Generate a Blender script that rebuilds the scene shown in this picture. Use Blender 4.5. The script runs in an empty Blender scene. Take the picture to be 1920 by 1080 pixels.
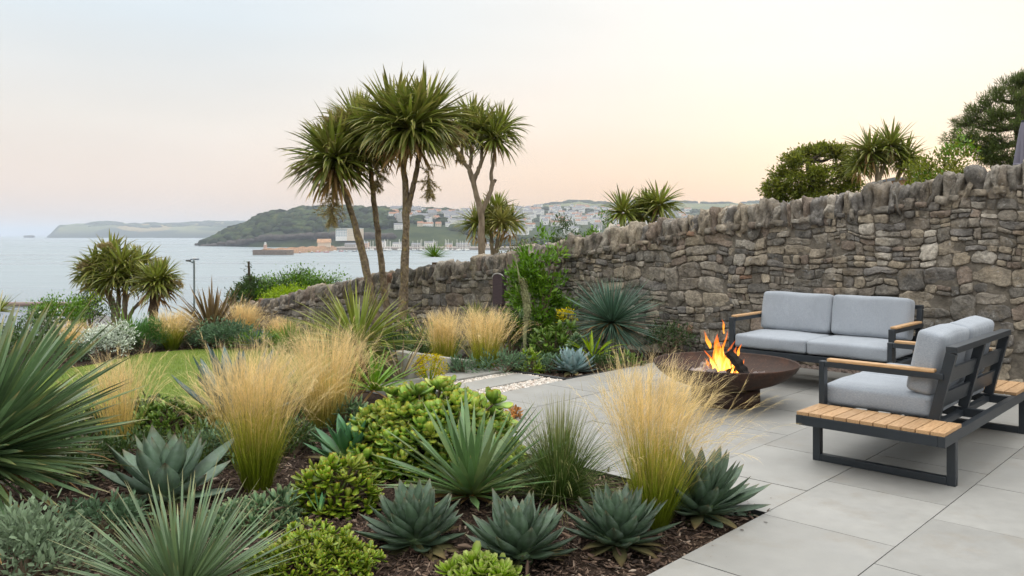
import bpy, math, random
import numpy as np
from math import radians, sin, cos, pi
from mathutils import Vector, noise as mnoise

SC = bpy.context.scene
COL = SC.collection
rs = np.random.RandomState(11)
random.seed(5)

# ---------------------------------------------------------------- camera
F = 1550.0                      # focal length in photo pixels (1920 wide)
HZ = 440.0                      # row of the horizon
EYE = 1.5
cam_d = bpy.data.cameras.new('camera')
cam = bpy.data.objects.new('camera', cam_d)
COL.objects.link(cam)
cam.location = (0, 0, EYE)
cam.rotation_euler = (radians(90), 0, 0)
cam_d.sensor_width = 36.0
cam_d.lens = 36.0 * F / 1920
cam_d.shift_y = -(540 - HZ) / 1920
cam_d.clip_start = 0.05
cam_d.clip_end = 80000
SC.camera = cam

# ---------------------------------------------------------------- sky, sun, exposure
SUN_AZ, SUN_EL = 25.0, 7.0       # degrees right of the view direction, height
SC.view_settings.view_transform = 'Standard'
SC.view_settings.look = 'None'
SC.view_settings.exposure = 0.34
SC.view_settings.gamma = 1.0
SC.view_settings.use_curve_mapping = False
W_ = bpy.data.worlds.new('World')
SC.world = W_
W_.use_nodes = True
def build_world():
    nt = W_.node_tree
    nt.nodes.clear()
    L = nt.links.new
    def nd(t, **k):
        n = nt.nodes.new(t)
        for a, b in k.items(): setattr(n, a, b)
        return n
    out = nd('ShaderNodeOutputWorld')
    sky = nd('ShaderNodeTexSky', sky_type='NISHITA', sun_disc=False)
    sky.sun_elevation = radians(SUN_EL)
    sky.sun_rotation = radians(SUN_AZ)
    sky.air_density = 1.0
    sky.dust_density = 3.0
    sky.ozone_density = 1.5
    bg = nd('ShaderNodeBackground')
    bg.inputs['Strength'].default_value = 0.10
    # thin high overcast: a pale veil over the clear sky, warm towards the sunset; unseen zenith brightened as added fill light
    tc = nd('ShaderNodeTexCoord')
    sep = nd('ShaderNodeSeparateXYZ')
    L(tc.outputs['Generated'], sep.inputs[0])
    up = nd('ShaderNodeValToRGB')
    L(sep.outputs['Z'], up.inputs[0])
    e = up.color_ramp.elements
    def stops(r, lst):
        el = r.color_ramp.elements
        while len(el) > 1: el.remove(el[0])
        el[0].position = lst[0][0]; el[0].color = (*lst[0][1], 1)
        for p, c in lst[1:]:
            x = el.new(p); x.color = (*c, 1)
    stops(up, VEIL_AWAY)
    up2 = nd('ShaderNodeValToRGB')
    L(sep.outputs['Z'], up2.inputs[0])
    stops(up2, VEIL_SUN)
    # nearness to the sun's azimuth
    dotn = nd('ShaderNodeVectorMath', operation='DOT_PRODUCT')
    L(tc.outputs['Generated'], dotn.inputs[0])
    a = radians(SUN_AZ + 8)
    dotn.inputs[1].default_value = (sin(a), cos(a), 0)
    mr = nd('ShaderNodeMapRange', interpolation_type='SMOOTHSTEP')
    L(dotn.outputs['Value'], mr.inputs[0])
    mr.inputs[1].default_value = 0.55; mr.inputs[2].default_value = 1.0
    veil = nd('ShaderNodeMix', data_type='RGBA')
    L(mr.outputs[0], veil.inputs[0]); L(up.outputs[0], veil.inputs[6]); L(up2.outputs[0], veil.inputs[7])
    # faint broad streaks of high cloud
    mp = nd('ShaderNodeMapping'); mp.inputs['Scale'].default_value = (1.2, 1.2, 6.0)
    L(tc.outputs['Generated'], mp.inputs[0])
    nz = nd('ShaderNodeTexNoise'); nz.inputs['Scale'].default_value = 1.6; nz.inputs['Detail'].default_value = 4
    L(mp.outputs[0], nz.inputs['Vector'])
    nr = nd('ShaderNodeMapRange'); L(nz.outputs[0], nr.inputs[0])
    nr.inputs[1].default_value = 0.3; nr.inputs[2].default_value = 0.7; nr.inputs[3].default_value = 0.90; nr.inputs[4].default_value = 0.985
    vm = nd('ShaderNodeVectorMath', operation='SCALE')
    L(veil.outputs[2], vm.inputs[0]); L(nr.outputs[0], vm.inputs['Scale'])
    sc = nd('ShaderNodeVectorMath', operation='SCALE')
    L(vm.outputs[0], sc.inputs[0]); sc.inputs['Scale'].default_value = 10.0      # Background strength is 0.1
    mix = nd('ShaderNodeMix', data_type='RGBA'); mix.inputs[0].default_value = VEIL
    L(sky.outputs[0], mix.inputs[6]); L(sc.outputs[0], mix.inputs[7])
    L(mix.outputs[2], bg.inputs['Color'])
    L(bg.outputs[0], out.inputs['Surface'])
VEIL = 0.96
VEIL_AWAY = [(0.0, (.74, .60, .51)), (.05, (.80, .665, .57)), (.13, (.77, .725, .67)), (.24, (.67, .735, .775)), (.34, (.66, .73, .79)), (.6, (1.8, 1.84, 1.84)), (1.0, (2.95, 2.92, 2.84))]  # top stops of both ramps, above the frame, raised to light the garden
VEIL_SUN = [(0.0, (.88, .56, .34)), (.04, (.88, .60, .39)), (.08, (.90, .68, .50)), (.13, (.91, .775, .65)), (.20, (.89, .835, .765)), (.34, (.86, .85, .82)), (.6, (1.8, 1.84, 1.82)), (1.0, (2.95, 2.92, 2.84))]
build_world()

sun_d = bpy.data.lights.new('sun', 'SUN')
sun_d.energy = 1.2
sun_d.angle = radians(12)
sun_d.color = (1.0, .78, .55)
sun = bpy.data.objects.new('sun', sun_d)
COL.objects.link(sun)
_a, _e = radians(SUN_AZ), radians(SUN_EL)
sun.rotation_euler = Vector((-sin(_a) * cos(_e), -cos(_a) * cos(_e), -sin(_e))).to_track_quat('-Z', 'Y').to_euler()
sun.location = (8, 20, 12)
cy = SC.cycles
cy.max_bounces = 8; cy.diffuse_bounces = 3; cy.glossy_bounces = 3; cy.transparent_max_bounces = 8; cy.volume_bounces = 1
cy.use_denoising = True

# ---------------------------------------------------------------- places
U = np.array([.688, .726]); V = np.array([-.726, .688])      # the two directions of the paving
def uv(u, v, z=0.0): return np.array([U[0]*u + V[0]*v, U[1]*u + V[1]*v, z])
def to_uv(x, y): return U[0]*x + U[1]*y, V[0]*x + V[1]*y
def W(px, py, D): return np.array([(px-960)/F*D, D, EYE-(py-HZ)/F*D])
def G(px, py, z=0.0):
    D = F*(EYE-z)/(py-HZ)
    return np.array([(px-960)/F*D, D, z])
def sstep(a, b, x):
    t = np.clip((np.asarray(x, float)-a)/(b-a), 0, 1)
    return t*t*(3-2*t)
SEA = -20.0
def terrain(x, y):
    u, v = to_uv(x, y)
    z = -.035 - .42*sstep(6.3, 9.3, v)
    s = np.maximum(0, v-17.5)
    z = z - .44*(np.sqrt(s*s+4)-2)
    return np.maximum(z, -23.0)

# ---------------------------------------------------------------- object helpers
def tag(o, label=None, cat=None, group=None, kind=None):
    if label: o['label'] = label
    if cat: o['category'] = cat
    if group: o['group'] = group
    if kind: o['kind'] = kind
    return o
def empty(name, loc, rz=0.0, label=None, cat=None, group=None):
    o = bpy.data.objects.new(name, None)
    o.location = tuple(float(c) for c in loc); o.rotation_euler = (0, 0, rz)
    o.empty_display_size = .2
    COL.objects.link(o)
    return tag(o, label, cat, group)
class MB:
    """collects vertices and faces, then links them as ONE mesh object"""
    def __init__(s):
        s.v = []; s.t = []; s.r = []; s.f3 = []; s.f4 = []; s.m3 = []; s.m4 = []; s.s3 = []; s.s4 = []; s.n = 0
    def add(s, v, f, mat=0, t=None, rnd=None, smooth=True):
        v = np.asarray(v, float).reshape(-1, 3); f = np.asarray(f, int)
        n = len(v)
        s.v.append(v)
        s.t.append(np.broadcast_to(np.asarray(0.0 if t is None else t, float), (n,)))
        s.r.append(np.broadcast_to(np.asarray(0.5 if rnd is None else rnd, float), (n,)))
        if len(f):
            k = f.shape[1]
            mm = np.broadcast_to(np.asarray(mat, int), (len(f),)); ss = np.full(len(f), smooth)
            if k == 3: s.f3.append(f+s.n); s.m3.append(mm); s.s3.append(ss)
            else: s.f4.append(f+s.n); s.m4.append(mm); s.s4.append(ss)
        s.n += n
        return s
    def merge(s, o, off=(0, 0, 0)):
        for i, v in enumerate(o.v):
            s.v.append(v+np.asarray(off)); s.t.append(o.t[i]); s.r.append(o.r[i])
        for a, b in ((s.f3, o.f3), (s.f4, o.f4)): a.extend([x+s.n for x in b])
        s.m3 += o.m3; s.m4 += o.m4; s.s3 += o.s3; s.s4 += o.s4; s.n += o.n
        return s
    def mesh(s, name, mats):
        me = bpy.data.meshes.new(name)
        v = np.concatenate(s.v)
        f3 = np.concatenate(s.f3) if s.f3 else np.zeros((0, 3), int)
        f4 = np.concatenate(s.f4) if s.f4 else np.zeros((0, 4), int)
        me.vertices.add(len(v)); me.vertices.foreach_set('co', v.astype(np.float32).ravel())
        lv = np.concatenate([f3.ravel(), f4.ravel()])
        me.loops.add(len(lv)); me.loops.foreach_set('vertex_index', lv.astype(np.int32))
        nf = len(f3)+len(f4)
        me.polygons.add(nf)
        st = np.concatenate([np.arange(len(f3))*3, len(f3)*3+np.arange(len(f4))*4])
        me.polygons.foreach_set('loop_start', st.astype(np.int32))
        me.polygons.foreach_set('material_index', np.concatenate(s.m3+s.m4).astype(np.int32))
        me.polygons.foreach_set('use_smooth', np.concatenate(s.s3+s.s4))
        a = me.attributes.new('t', 'FLOAT', 'POINT'); a.data.foreach_set('value', np.concatenate(s.t).astype(np.float32))
        a = me.attributes.new('rnd', 'FLOAT', 'POINT'); a.data.foreach_set('value', np.concatenate(s.r).astype(np.float32))
        for m in (mats if isinstance(mats, (list, tuple)) else [mats]): me.materials.append(m)
        me.update(calc_edges=True)
        return me
    def build(s, name, mats, parent=None, loc=None, rz=0.0, bevel=0.0):
        o = bpy.data.objects.new(name, s.mesh(name, mats))
        COL.objects.link(o)
        if parent is not None: o.parent = parent
        if loc is not None: o.location = tuple(float(c) for c in loc)
        o.rotation_euler = (0, 0, rz)
        if bevel:
            b = o.modifiers.new('bevel', 'BEVEL'); b.width = bevel; b.segments = 2; b.limit_method = 'ANGLE'; b.harden_normals = False
        return o

def grid_faces(nr, nc, wrap=False):
    c = np.arange(nc if wrap else nc-1); r = np.arange(nr-1)
    R, C_ = np.meshgrid(r, c, indexing='ij')
    a = R*nc+C_; b = R*nc+(C_+1) % nc
    return np.stack([a, b, b+nc, a+nc], -1).reshape(-1, 4)
def box(mb, lo, hi, mat=0, smooth=False, rnd=None):
    (x0, y0, z0), (x1, y1, z1) = lo, hi
    v = [(x0,y0,z0),(x1,y0,z0),(x1,y1,z0),(x0,y1,z0),(x0,y0,z1),(x1,y0,z1),(x1,y1,z1),(x0,y1,z1)]
    f = [(0,3,2,1),(4,5,6,7),(0,1,5,4),(1,2,6,5),(2,3,7,6),(3,0,4,7)]
    mb.add(v, f, mat, rnd=rnd, smooth=smooth); return mb
def prism(mb, poly, z0, z1, mat=0, rnd=None):
    """vertical prism over a convex polygon of xy points (counter-clockwise)"""
    p = np.asarray(poly, float)[:, :2]; n = len(p)
    v = np.concatenate([np.c_[p, np.full(n, z0)], np.c_[p, np.full(n, z1)]])
    i = np.arange(n); j = (i+1) % n
    mb.add(v, np.stack([i, j, j+n, i+n], -1), mat, rnd=rnd, smooth=False)
    f = [(n, n+k, n+k+1) for k in range(1, n-1)]+[(0, k+1, k) for k in range(1, n-1)]
    mb.add(v, f, mat, rnd=rnd, smooth=False); return mb
def bar(mb, p0, p1, w, h, mat=0, up=(0, 0, 1)):
    """square section bar between two points"""
    p0 = np.asarray(p0, float); p1 = np.asarray(p1, float)
    d = p1-p0; d = d/np.linalg.norm(d); upv = np.asarray(up, float)
    s = np.cross(d, upv)
    if np.linalg.norm(s) < 1e-4: s = np.array([1., 0, 0])
    s /= np.linalg.norm(s); n = np.cross(s, d)
    c = [(-1, -1), (1, -1), (1, 1), (-1, 1)]
    v = [p0+s*a*w/2+n*b*h/2 for a, b in c]+[p1+s*a*w/2+n*b*h/2 for a, b in c]
    f = [(0,1,5,4),(1,2,6,5),(2,3,7,6),(3,0,4,7),(3,2,1,0),(4,5,6,7)]
    mb.add(v, f, mat, smooth=False); return mb
def tube(mb, pts, rad, n=8, mat=0, rnd=None, rough=0.0, cap=True, t=None):
    pts = np.asarray(pts, float); m = len(pts); rad = np.broadcast_to(np.asarray(rad, float), (m,))
    d = np.gradient(pts, axis=0); d /= np.linalg.norm(d, axis=1, keepdims=True)+1e-9
    ref = np.array([.37, .21, .05]) if abs(d[0][2]) > .8 else np.array([0, 0, 1.])
    s = np.cross(d, ref); s /= np.linalg.norm(s, axis=1, keepdims=True)+1e-9
    q = np.cross(s, d)
    a = np.arange(n)/n*2*pi
    R = rad[:, None]*(1+rough*rs.randn(m, n))
    v = pts[:, None]+R[..., None]*(np.cos(a)[None, :, None]*s[:, None]+np.sin(a)[None, :, None]*q[:, None])
    tt = np.repeat(np.linspace(0, 1, m) if t is None else t, n)
    mb.add(v.reshape(-1, 3), grid_faces(m, n, True), mat, t=tt, rnd=rnd)
    if cap:
        for k in (0, m-1):
            ring = v[k]; c = ring.mean(0)
            i = np.arange(n)
            mb.add(np.vstack([ring, c]), np.stack([i, (i+1) % n, np.full(n, n)], -1), mat, t=float(k > 0), rnd=rnd)
    return mb
def spline(pts, n):
    """smooth curve through points, n samples"""
    p = [Vector(q) for q in pts]; p = [p[0]*2-p[1]]+p+[p[-1]*2-p[-2]]
    out = []
    for t in np.linspace(0, len(pts)-1, n):
        i = min(int(t), len(pts)-2); f = t-i
        a, b, c, d = p[i], p[i+1], p[i+2], p[i+3]
        out.append(0.5*((2*b)+(c-a)*f+(2*a-5*b+4*c-d)*f*f+(3*b-a-3*c+d)*f**3))
    return np.array([tuple(o) for o in out])
def lathe(mb, prof, n=48, mat=0, rnd=None):
    prof = np.asarray(prof, float); a = np.arange(n)/n*2*pi
    v = np.stack([prof[:, 0, None]*np.cos(a), prof[:, 0, None]*np.sin(a), np.repeat(prof[:, 1, None], n, 1)], -1)
    mb.add(v.reshape(-1, 3), grid_faces(len(prof), n, True)[:, ::-1], mat, rnd=rnd); return mb
def cube_grid(n):
    """welded surface lattice of a cube, coordinates -1..1"""
    key = {}; V_ = []; F_ = []
    def idx(p):
        if p not in key: key[p] = len(V_); V_.append(p)
        return key[p]
    for ax in range(3):
        for sgn in (0, n):
            for i in range(n):
                for j in range(n):
                    q = []
                    for a, b in ((i, j), (i+1, j), (i+1, j+1), (i, j+1)):
                        p = [0, 0, 0]; p[ax] = sgn; p[(ax+1) % 3] = a; p[(ax+2) % 3] = b
                        q.append(idx(tuple(p)))
                    F_.append(q if sgn else q[::-1])
    return np.array(V_, float)/n*2-1, np.array(F_)
CG = {n: cube_grid(n) for n in (3, 4, 6, 12, 16)}
def cushion(mb, lo, hi, r, puff=0.012, n=16, wob=.002):
    v, f = CG[n]; lo = np.asarray(lo, float); hi = np.asarray(hi, float)
    c = (lo+hi)/2; h = (hi-lo)/2
    # denser lattice lines towards the edges
    w = np.sign(v)*(1-(1-np.abs(v))**1.6)
    p = w*h
    ins = np.clip(p, -(h-r), h-r); d = p-ins; L = np.linalg.norm(d, axis=1, keepdims=True)
    corner = (np.abs(d) > 1e-9).sum(1) >= 1
    q = np.where(L > 1e-9, ins+d/np.maximum(L, 1e-9)*r, p)
    k = np.prod(1-w**4, axis=1, where=np.ones_like(w, bool))
    for ax in range(3):
        o = [a for a in range(3) if a != ax]
        q[:, ax] += np.where(np.abs(v[:, ax]) > .999, np.sign(v[:, ax])*puff*(1-w[:, o[0]]**2)*(1-w[:, o[1]]**2), 0)
    seed = rs.rand(3)*50
    q += np.array([[mnoise.noise(Vector(x*5+seed))*wob, mnoise.noise(Vector(x*5+seed+9))*wob, mnoise.noise(Vector(x*4+seed+5))*wob*2] for x in q])
    mb.add(q+c, f); return mb
def rock(mb, c, s, n=4, rot=None, jag=.18, mat=0, rnd=None, p=4.0, seed=None):
    v, f = CG[n]
    L = (np.abs(v)**p).sum(1)**(1/p)
    q = v/L[:, None]
    sd = rs.rand(3)*90 if seed is None else seed
    dis = np.array([mnoise.noise(Vector(x*1.3+sd)) + .5*mnoise.noise(Vector(x*3.1+sd)) for x in q])
    q = q*(1+jag*dis)[:, None]*np.asarray(s)
    if rot is not None: q = q@np.asarray(rot).T
    mb.add(q+np.asarray(c), f, mat, rnd=rs.rand() if rnd is None else rnd); return mb
def rotz(a): return np.array([[cos(a), -sin(a), 0], [sin(a), cos(a), 0], [0, 0, 1]])
def roty(a): return np.array([[cos(a), 0, sin(a)], [0, 1, 0], [-sin(a), 0, cos(a)]])
def rotx(a): return np.array([[1, 0, 0], [0, cos(a), -sin(a)], [0, sin(a), cos(a)]])
def rand_rot(): return rotz(rs.rand()*6.3)@rotx(rs.rand()*6.3)@rotz(rs.rand()*6.3)

PROF = {
 'sword': ([0, .06, .3, .6, .85, 1], [.75, .8, 1, .85, .45, .02]),
 'stiff': ([0, .1, .5, .85, 1], [1, .9, .75, .45, .03]),
 'grass': ([0, .3, 1], [1, .8, .12]),
 'agave': ([0, .2, .42, .58, .78, .92, 1], [.60, .70, .97, 1, .66, .22, .015]),
 'agave_long': ([0, .2, .5, .7, .88, 1], [.9, .9, 1, .85, .42, .02]),
 'paddle': ([0, .2, .5, .75, .92, 1], [.30, .52, .94, 1, .82, .46]),
 'leaf': ([0, .12, .4, .7, 1], [.08, .5, 1, .75, .04]),
}
def unit(a): return a/(np.linalg.norm(a, axis=-1, keepdims=True)+1e-9)
def dirs(az, el):
    return np.stack([np.cos(el)*np.cos(az), np.cos(el)*np.sin(az), np.sin(el)], -1)
def blades(mb, base, d, L, w, droop=0.0, S=4, prof='sword', fold=.2, thick=0.0, roll=0.0, mat=0, rnd=None, dpow=1.0, flat=False, tr=(0, 1)):
    """leaves: each a folded strip that bends under its own weight; every argument may be per leaf"""
    base = np.asarray(base, float); d = unit(np.asarray(d, float)); N = len(base)
    L = np.broadcast_to(np.asarray(L, float), (N,)); w = np.broadcast_to(np.asarray(w, float), (N,))
    droop = np.broadcast_to(np.asarray(droop, float), (N,)); roll = np.broadcast_to(np.asarray(roll, float), (N,))
    h = np.hypot(d[:, 0], d[:, 1]); az = np.arctan2(d[:, 1], d[:, 0])
    side = np.stack([-np.sin(az), np.cos(az), np.zeros(N)], -1)
    nn = np.cross(d, side)            # upper side
    P = []; Dd = []
    p = base.copy(); dd = d.copy()
    for i in range(S+1):
        P.append(p.copy()); Dd.append(dd.copy())
        p = p+dd*(L/S)[:, None]
        k = droop/S*2*((i+1)/S)**dpow
        dd = dd.copy(); dd[:, 2] -= k; dd = unit(dd)
    P = np.stack(P, 1); Dd = np.stack(Dd, 1)
    cr, sr = np.cos(roll)[:, None, None], np.sin(roll)[:, None, None]
    Nn = np.cross(Dd, side[:, None]); sd = side[:, None]*cr+Nn*sr; Nn = np.cross(Dd, sd)
    t = np.linspace(0, 1, S+1); wt = np.interp(t, *PROF[prof])
    half = (w[:, None]*wt[None]/2)[..., None]
    l = P-sd*half; r = P+sd*half
    tt = tr[0]+(tr[1]-tr[0])*t
    rnd = rs.rand(N) if rnd is None else np.broadcast_to(np.asarray(rnd, float), (N,))
    if flat:
        vv = np.stack([l, r], 2); K = 2
        pat = [(0, 1, 3, 2)]
    elif thick:
        m = P+Nn*half*(2*fold)*-1; b = P+Nn*half*(-2*fold-2*thick)
        m = P-Nn*half*2*fold; b = P-Nn*(half*2*(fold+thick))
        vv = np.stack([l, m, r, b], 2); K = 4
        pat = [(0, 1, 5, 4), (1, 2, 6, 5), (2, 3, 7, 6), (3, 0, 4, 7)]
    else:
        m = P-Nn*half*2*fold
        vv = np.stack([l, m, r], 2); K = 3
        pat = [(0, 1, 4, 3), (1, 2, 5, 4)]
    off = (np.arange(N)*(S+1)*K)[:, None]+(np.arange(S)*K)[None]
    f = np.concatenate([(off.reshape(-1, 1)+np.array(q)[None]) for q in pat])
    mb.add(vv.reshape(-1, 3), f, mat, t=np.tile(np.repeat(tt, K), N), rnd=np.repeat(rnd, (S+1)*K))
    return P[:, -1], Dd[:, -1]
# ---------------------------------------------------------------- materials
MATS = {}
class NT:
    def __init__(s, name):
        s.m = bpy.data.materials.new(name); s.m.use_nodes = True
        s.t = s.m.node_tree; s.t.nodes.clear()
        s.out = s.n('ShaderNodeOutputMaterial')
    def n(s, typ, **k):
        x = s.t.nodes.new(typ)
        for a, b in k.items(): setattr(x, a, b)
        return x
    def put(s, sock, val):
        if hasattr(val, 'is_linked') or isinstance(val, bpy.types.NodeSocket): s.t.links.new(val, sock)
        else: sock.default_value = (*val, 1) if isinstance(val, tuple) and len(val) == 3 and sock.type == 'RGBA' else val
    def attr(s, name): return s.n('ShaderNodeAttribute', attribute_name=name).outputs['Fac']
    def ramp(s, fac, stops, interp='LINEAR'):
        r = s.n('ShaderNodeValToRGB'); r.color_ramp.interpolation = interp
        el = r.color_ramp.elements
        while len(el) > 1: el.remove(el[0])
        el[0].position = stops[0][0]; el[0].color = (*stops[0][1], 1)
        for p, c in stops[1:]:
            x = el.new(p); x.color = (*c, 1)
        s.put(r.inputs[0], fac); return r.outputs[0]
    def coord(s, scale=(1, 1, 1), obj=True):
        c = s.n('ShaderNodeTexCoord'); m = s.n('ShaderNodeMapping'); m.inputs['Scale'].default_value = scale
        s.t.links.new(c.outputs['Object'], m.inputs[0]); return m.outputs[0]
    def noise(s, scale, detail=4, vec=None, rough=.55, dist=0.0):
        x = s.n('ShaderNodeTexNoise'); x.inputs['Scale'].default_value = scale; x.inputs['Detail'].default_value = detail
        x.inputs['Roughness'].default_value = rough; x.inputs['Distortion'].default_value = dist
        s.put(x.inputs['Vector'], vec if vec is not None else s.coord()); return x.outputs['Fac']
    def voro(s, scale, vec=None, feature='F1', out='Distance'):
        x = s.n('ShaderNodeTexVoronoi', feature=feature); x.inputs['Scale'].default_value = scale
        s.put(x.inputs['Vector'], vec if vec is not None else s.coord()); return x.outputs[out]
    def rng(s, v, a, b, c, d):
        x = s.n('ShaderNodeMapRange'); s.put(x.inputs[0], v)
        for i, q in enumerate((a, b, c, d)): x.inputs[i+1].default_value = q
        return x.outputs[0]
    def mix(s, fac, a, b, mode='MIX'):
        x = s.n('ShaderNodeMix', data_type='RGBA', blend_type=mode)
        s.put(x.inputs[0], fac); s.put(x.inputs[6], a); s.put(x.inputs[7], b); return x.outputs[2]
    def math(s, op, a, b=0.0):
        x = s.n('ShaderNodeMath', operation=op); s.put(x.inputs[0], a); s.put(x.inputs[1], b); return x.outputs[0]
    def scale(s, col, k):
        x = s.n('ShaderNodeVectorMath', operation='SCALE'); s.put(x.inputs[0], col); s.put(x.inputs['Scale'], k); return x.outputs[0]
    def bump(s, h, strength=.3, dist=.01):
        x = s.n('ShaderNodeBump'); x.inputs['Strength'].default_value = strength; x.inputs['Distance'].default_value = dist
        s.put(x.inputs['Height'], h); return x.outputs[0]
    def bsdf(s, col, rough=.6, metal=0.0, spec=.5, normal=None, sheen=0.0):
        b = s.n('ShaderNodeBsdfPrincipled')
        s.put(b.inputs['Base Color'], col); s.put(b.inputs['Roughness'], rough); s.put(b.inputs['Metallic'], metal)
        b.inputs['Specular IOR Level'].default_value = spec
        if sheen: b.inputs['Sheen Weight'].default_value = sheen
        if normal is not None: s.put(b.inputs['Normal'], normal)
        return b.outputs[0]
    def done(s, sh): s.put(s.out.inputs['Surface'], sh); return s.m

def vivid(c, k=1.25):
    l = .25*c[0]+.65*c[1]+.10*c[2]
    return tuple(max(.004, l+(x-l)*k) for x in c)
GAIN = 1.3
def leaf_mat(name, stops, var=.35, rough=.5, trans=.25, spec=.35, edge=None, hue=None, bloom=0.0):
    """foliage: colour along the leaf ('t'), brightness per leaf ('rnd'), some light let through"""
    k = NT(name)
    stops = [(p, vivid(q, 1.2 if 'grass' in name else (1.0 if name in ('dead leaf', 'flower panicle') else 1.22))) for p, q in stops]
    c = k.ramp(k.attr('t'), stops)
    r = k.attr('rnd')
    if hue: c = k.mix(k.rng(r, .55, 1.0, 0, hue[1]), c, hue[0])
    c = k.scale(c, k.rng(k.math('FRACT', k.math('MULTIPLY', r, 7.31)), 0, 1, GAIN*(1-var), GAIN*(1+var)))
    nz = k.noise(9, 3)
    c = k.scale(c, k.rng(nz, .25, .75, .8, 1.2))
    if bloom:
        c = k.mix(k.rng(k.noise(26, 3), .45, .7, 0, bloom), c, (.36, .42, .40))
    b = k.bsdf(c, rough, spec=spec)
    if trans:
        t = k.n('ShaderNodeBsdfTranslucent'); k.put(t.inputs[0], k.scale(c, 1.25))
        m = k.n('ShaderNodeMixShader'); m.inputs[0].default_value = trans
        k.put(m.inputs[1], b); k.put(m.inputs[2], t.outputs[0]); b = m.outputs[0]
    MATS[name] = k.done(b); return MATS[name]
def simple(name, col, rough=.6, metal=0.0, var=.12, scale=6.0, bump=0.0, bscale=60.0, spec=.5, alt=None, altfac=(.5, .7), stretch=(1, 1, 1), rndvar=0.0):
    k = NT(name); vec = k.coord(stretch)
    nz = k.noise(scale, 5, vec)
    c = k.scale(k.mix(0.0, col, col), k.rng(nz, .25, .75, 1-var, 1+var))
    if alt: c = k.mix(k.rng(k.noise(scale*1.7, 6, vec), altfac[0], altfac[1], 0, 1), c, alt)
    if rndvar: c = k.scale(c, k.rng(k.attr('rnd'), 0, 1, 1-rndvar, 1+rndvar))
    nrm = k.bump(k.noise(bscale, 6, vec), bump, .01) if bump else None
    MATS[name] = k.done(k.bsdf(c, rough, metal, spec, nrm)); return MATS[name]

M_cordy = leaf_mat('cordyline leaf', [(0, (.26, .23, .07)), (.18, (.145, .16, .042)), (.7, (.115, .138, .040)), (1, (.20, .17, .07))], .45, .42, .25, .45, hue=((.17, .145, .045), .6))
M_cordy_pale = leaf_mat('pale cordyline leaf', [(0, (.30, .25, .10)), (.3, (.16, .16, .055)), (1, (.19, .165, .07))], .35, .45, .28, .4)
M_dead = leaf_mat('dead leaf', [(0, (.20, .12, .05)), (1, (.30, .19, .085))], .4, .8, .2, .1)
M_panicle = leaf_mat('flower panicle', [(0, (.22, .18, .075)), (1, (.34, .27, .13))], .35, .8, .2, .1)
M_yucca = leaf_mat('blue green spike leaf', [(0, (.22, .24, .10)), (.1, (.105, .145, .075)), (.8, (.095, .138, .080)), (1, (.22, .19, .10))], .3, .42, .16, .45, hue=((.12, .15, .06), .5))
M_palm = leaf_mat('grey green palm leaf', [(0, (.20, .23, .09)), (.2, (.095, .145, .075)), (.85, (.095, .142, .078)), (1, (.26, .21, .11))], .35, .38, .16, .5, hue=((.14, .165, .05), .6))
M_dasy = leaf_mat('dasylirion leaf', [(0, (.18, .19, .11)), (.12, (.055, .090, .058)), (.8, (.062, .105, .078)), (1, (.12, .125, .08))], .3, .45, .15, .4)
M_agave = leaf_mat('agave leaf', [(0, (.20, .25, .14)), (.35, (.125, .175, .125)), (.85, (.12, .165, .12)), (.95, (.12, .12, .08)), (1, (.07, .035, .02))], .2, .5, .06, .35, bloom=.22)
M_agave_dark = leaf_mat('dark agave leaf', [(0, (.13, .18, .09)), (.3, (.062, .094, .057)), (.86, (.057, .084, .055)), (.95, (.10, .11, .07)), (1, (.12, .08, .045))], .25, .48, .06, .4, bloom=.16)
M_agave_silver = leaf_mat('silver agave leaf', [(0, (.22, .28, .25)), (.4, (.20, .275, .27)), (.93, (.22, .29, .29)), (1, (.08, .05, .04))], .15, .6, .05, .25, bloom=.25)
M_agave_blue = leaf_mat('blue agave leaf', [(0, (.10, .15, .13)), (.5, (.075, .125, .125)), (.95, (.08, .13, .13)), (1, (.05, .03, .03))], .25, .5, .06, .35, bloom=.15)
M_atten = leaf_mat('soft agave leaf', [(0, (.22, .30, .10)), (.4, (.085, .185, .080)), (1, (.07, .15, .085))], .25, .38, .14, .45)
M_jade = leaf_mat('jade leaf', [(0, (.12, .18, .05)), (.6, (.175, .275, .075)), (.9, (.22, .30, .075)), (1, (.30, .25, .06))], .28, .34, .14, .5, hue=((.36, .30, .05), .4))
M_jade2 = leaf_mat('yellow green succulent leaf', [(0, (.12, .18, .03)), (.6, (.155, .225, .045)), (.92, (.20, .26, .055)), (1, (.30, .19, .06))], .3, .34, .14, .5, hue=((.26, .26, .05), .5))
M_aeon = leaf_mat('green rosette leaf', [(0, (.12, .18, .04)), (.7, (.10, .165, .045)), (1, (.15, .19, .06))], .25, .4, .12, .4)
M_lime = leaf_mat('lime rosette leaf', [(0, (.22, .30, .05)), (.7, (.20, .29, .06)), (1, (.28, .30, .12))], .22, .4, .15, .4)
M_grey_succ = leaf_mat('grey succulent leaf', [(0, (.11, .17, .08)), (.7, (.115, .18, .105)), (1, (.20, .23, .13))], .25, .5, .1, .3)
M_silver = leaf_mat('silver shrub leaf', [(0, (.13, .165, .105)), (1, (.165, .21, .145))], .25, .75, .18, .2)
M_white = leaf_mat('white shrub leaf', [(0, (.16, .19, .14)), (.6, (.50, .53, .47)), (1, (.66, .68, .62))], .3, .75, .12, .2)
M_shrub = leaf_mat('shrub leaf', [(0, (.07, .12, .02)), (1, (.085, .165, .030))], .40, .38, .25, .45, hue=((.17, .24, .03), .7))
M_shrub_dark = leaf_mat('dark shrub leaf', [(0, (.035, .055, .02)), (1, (.050, .080, .030))], .40, .42, .2, .4)
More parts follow.
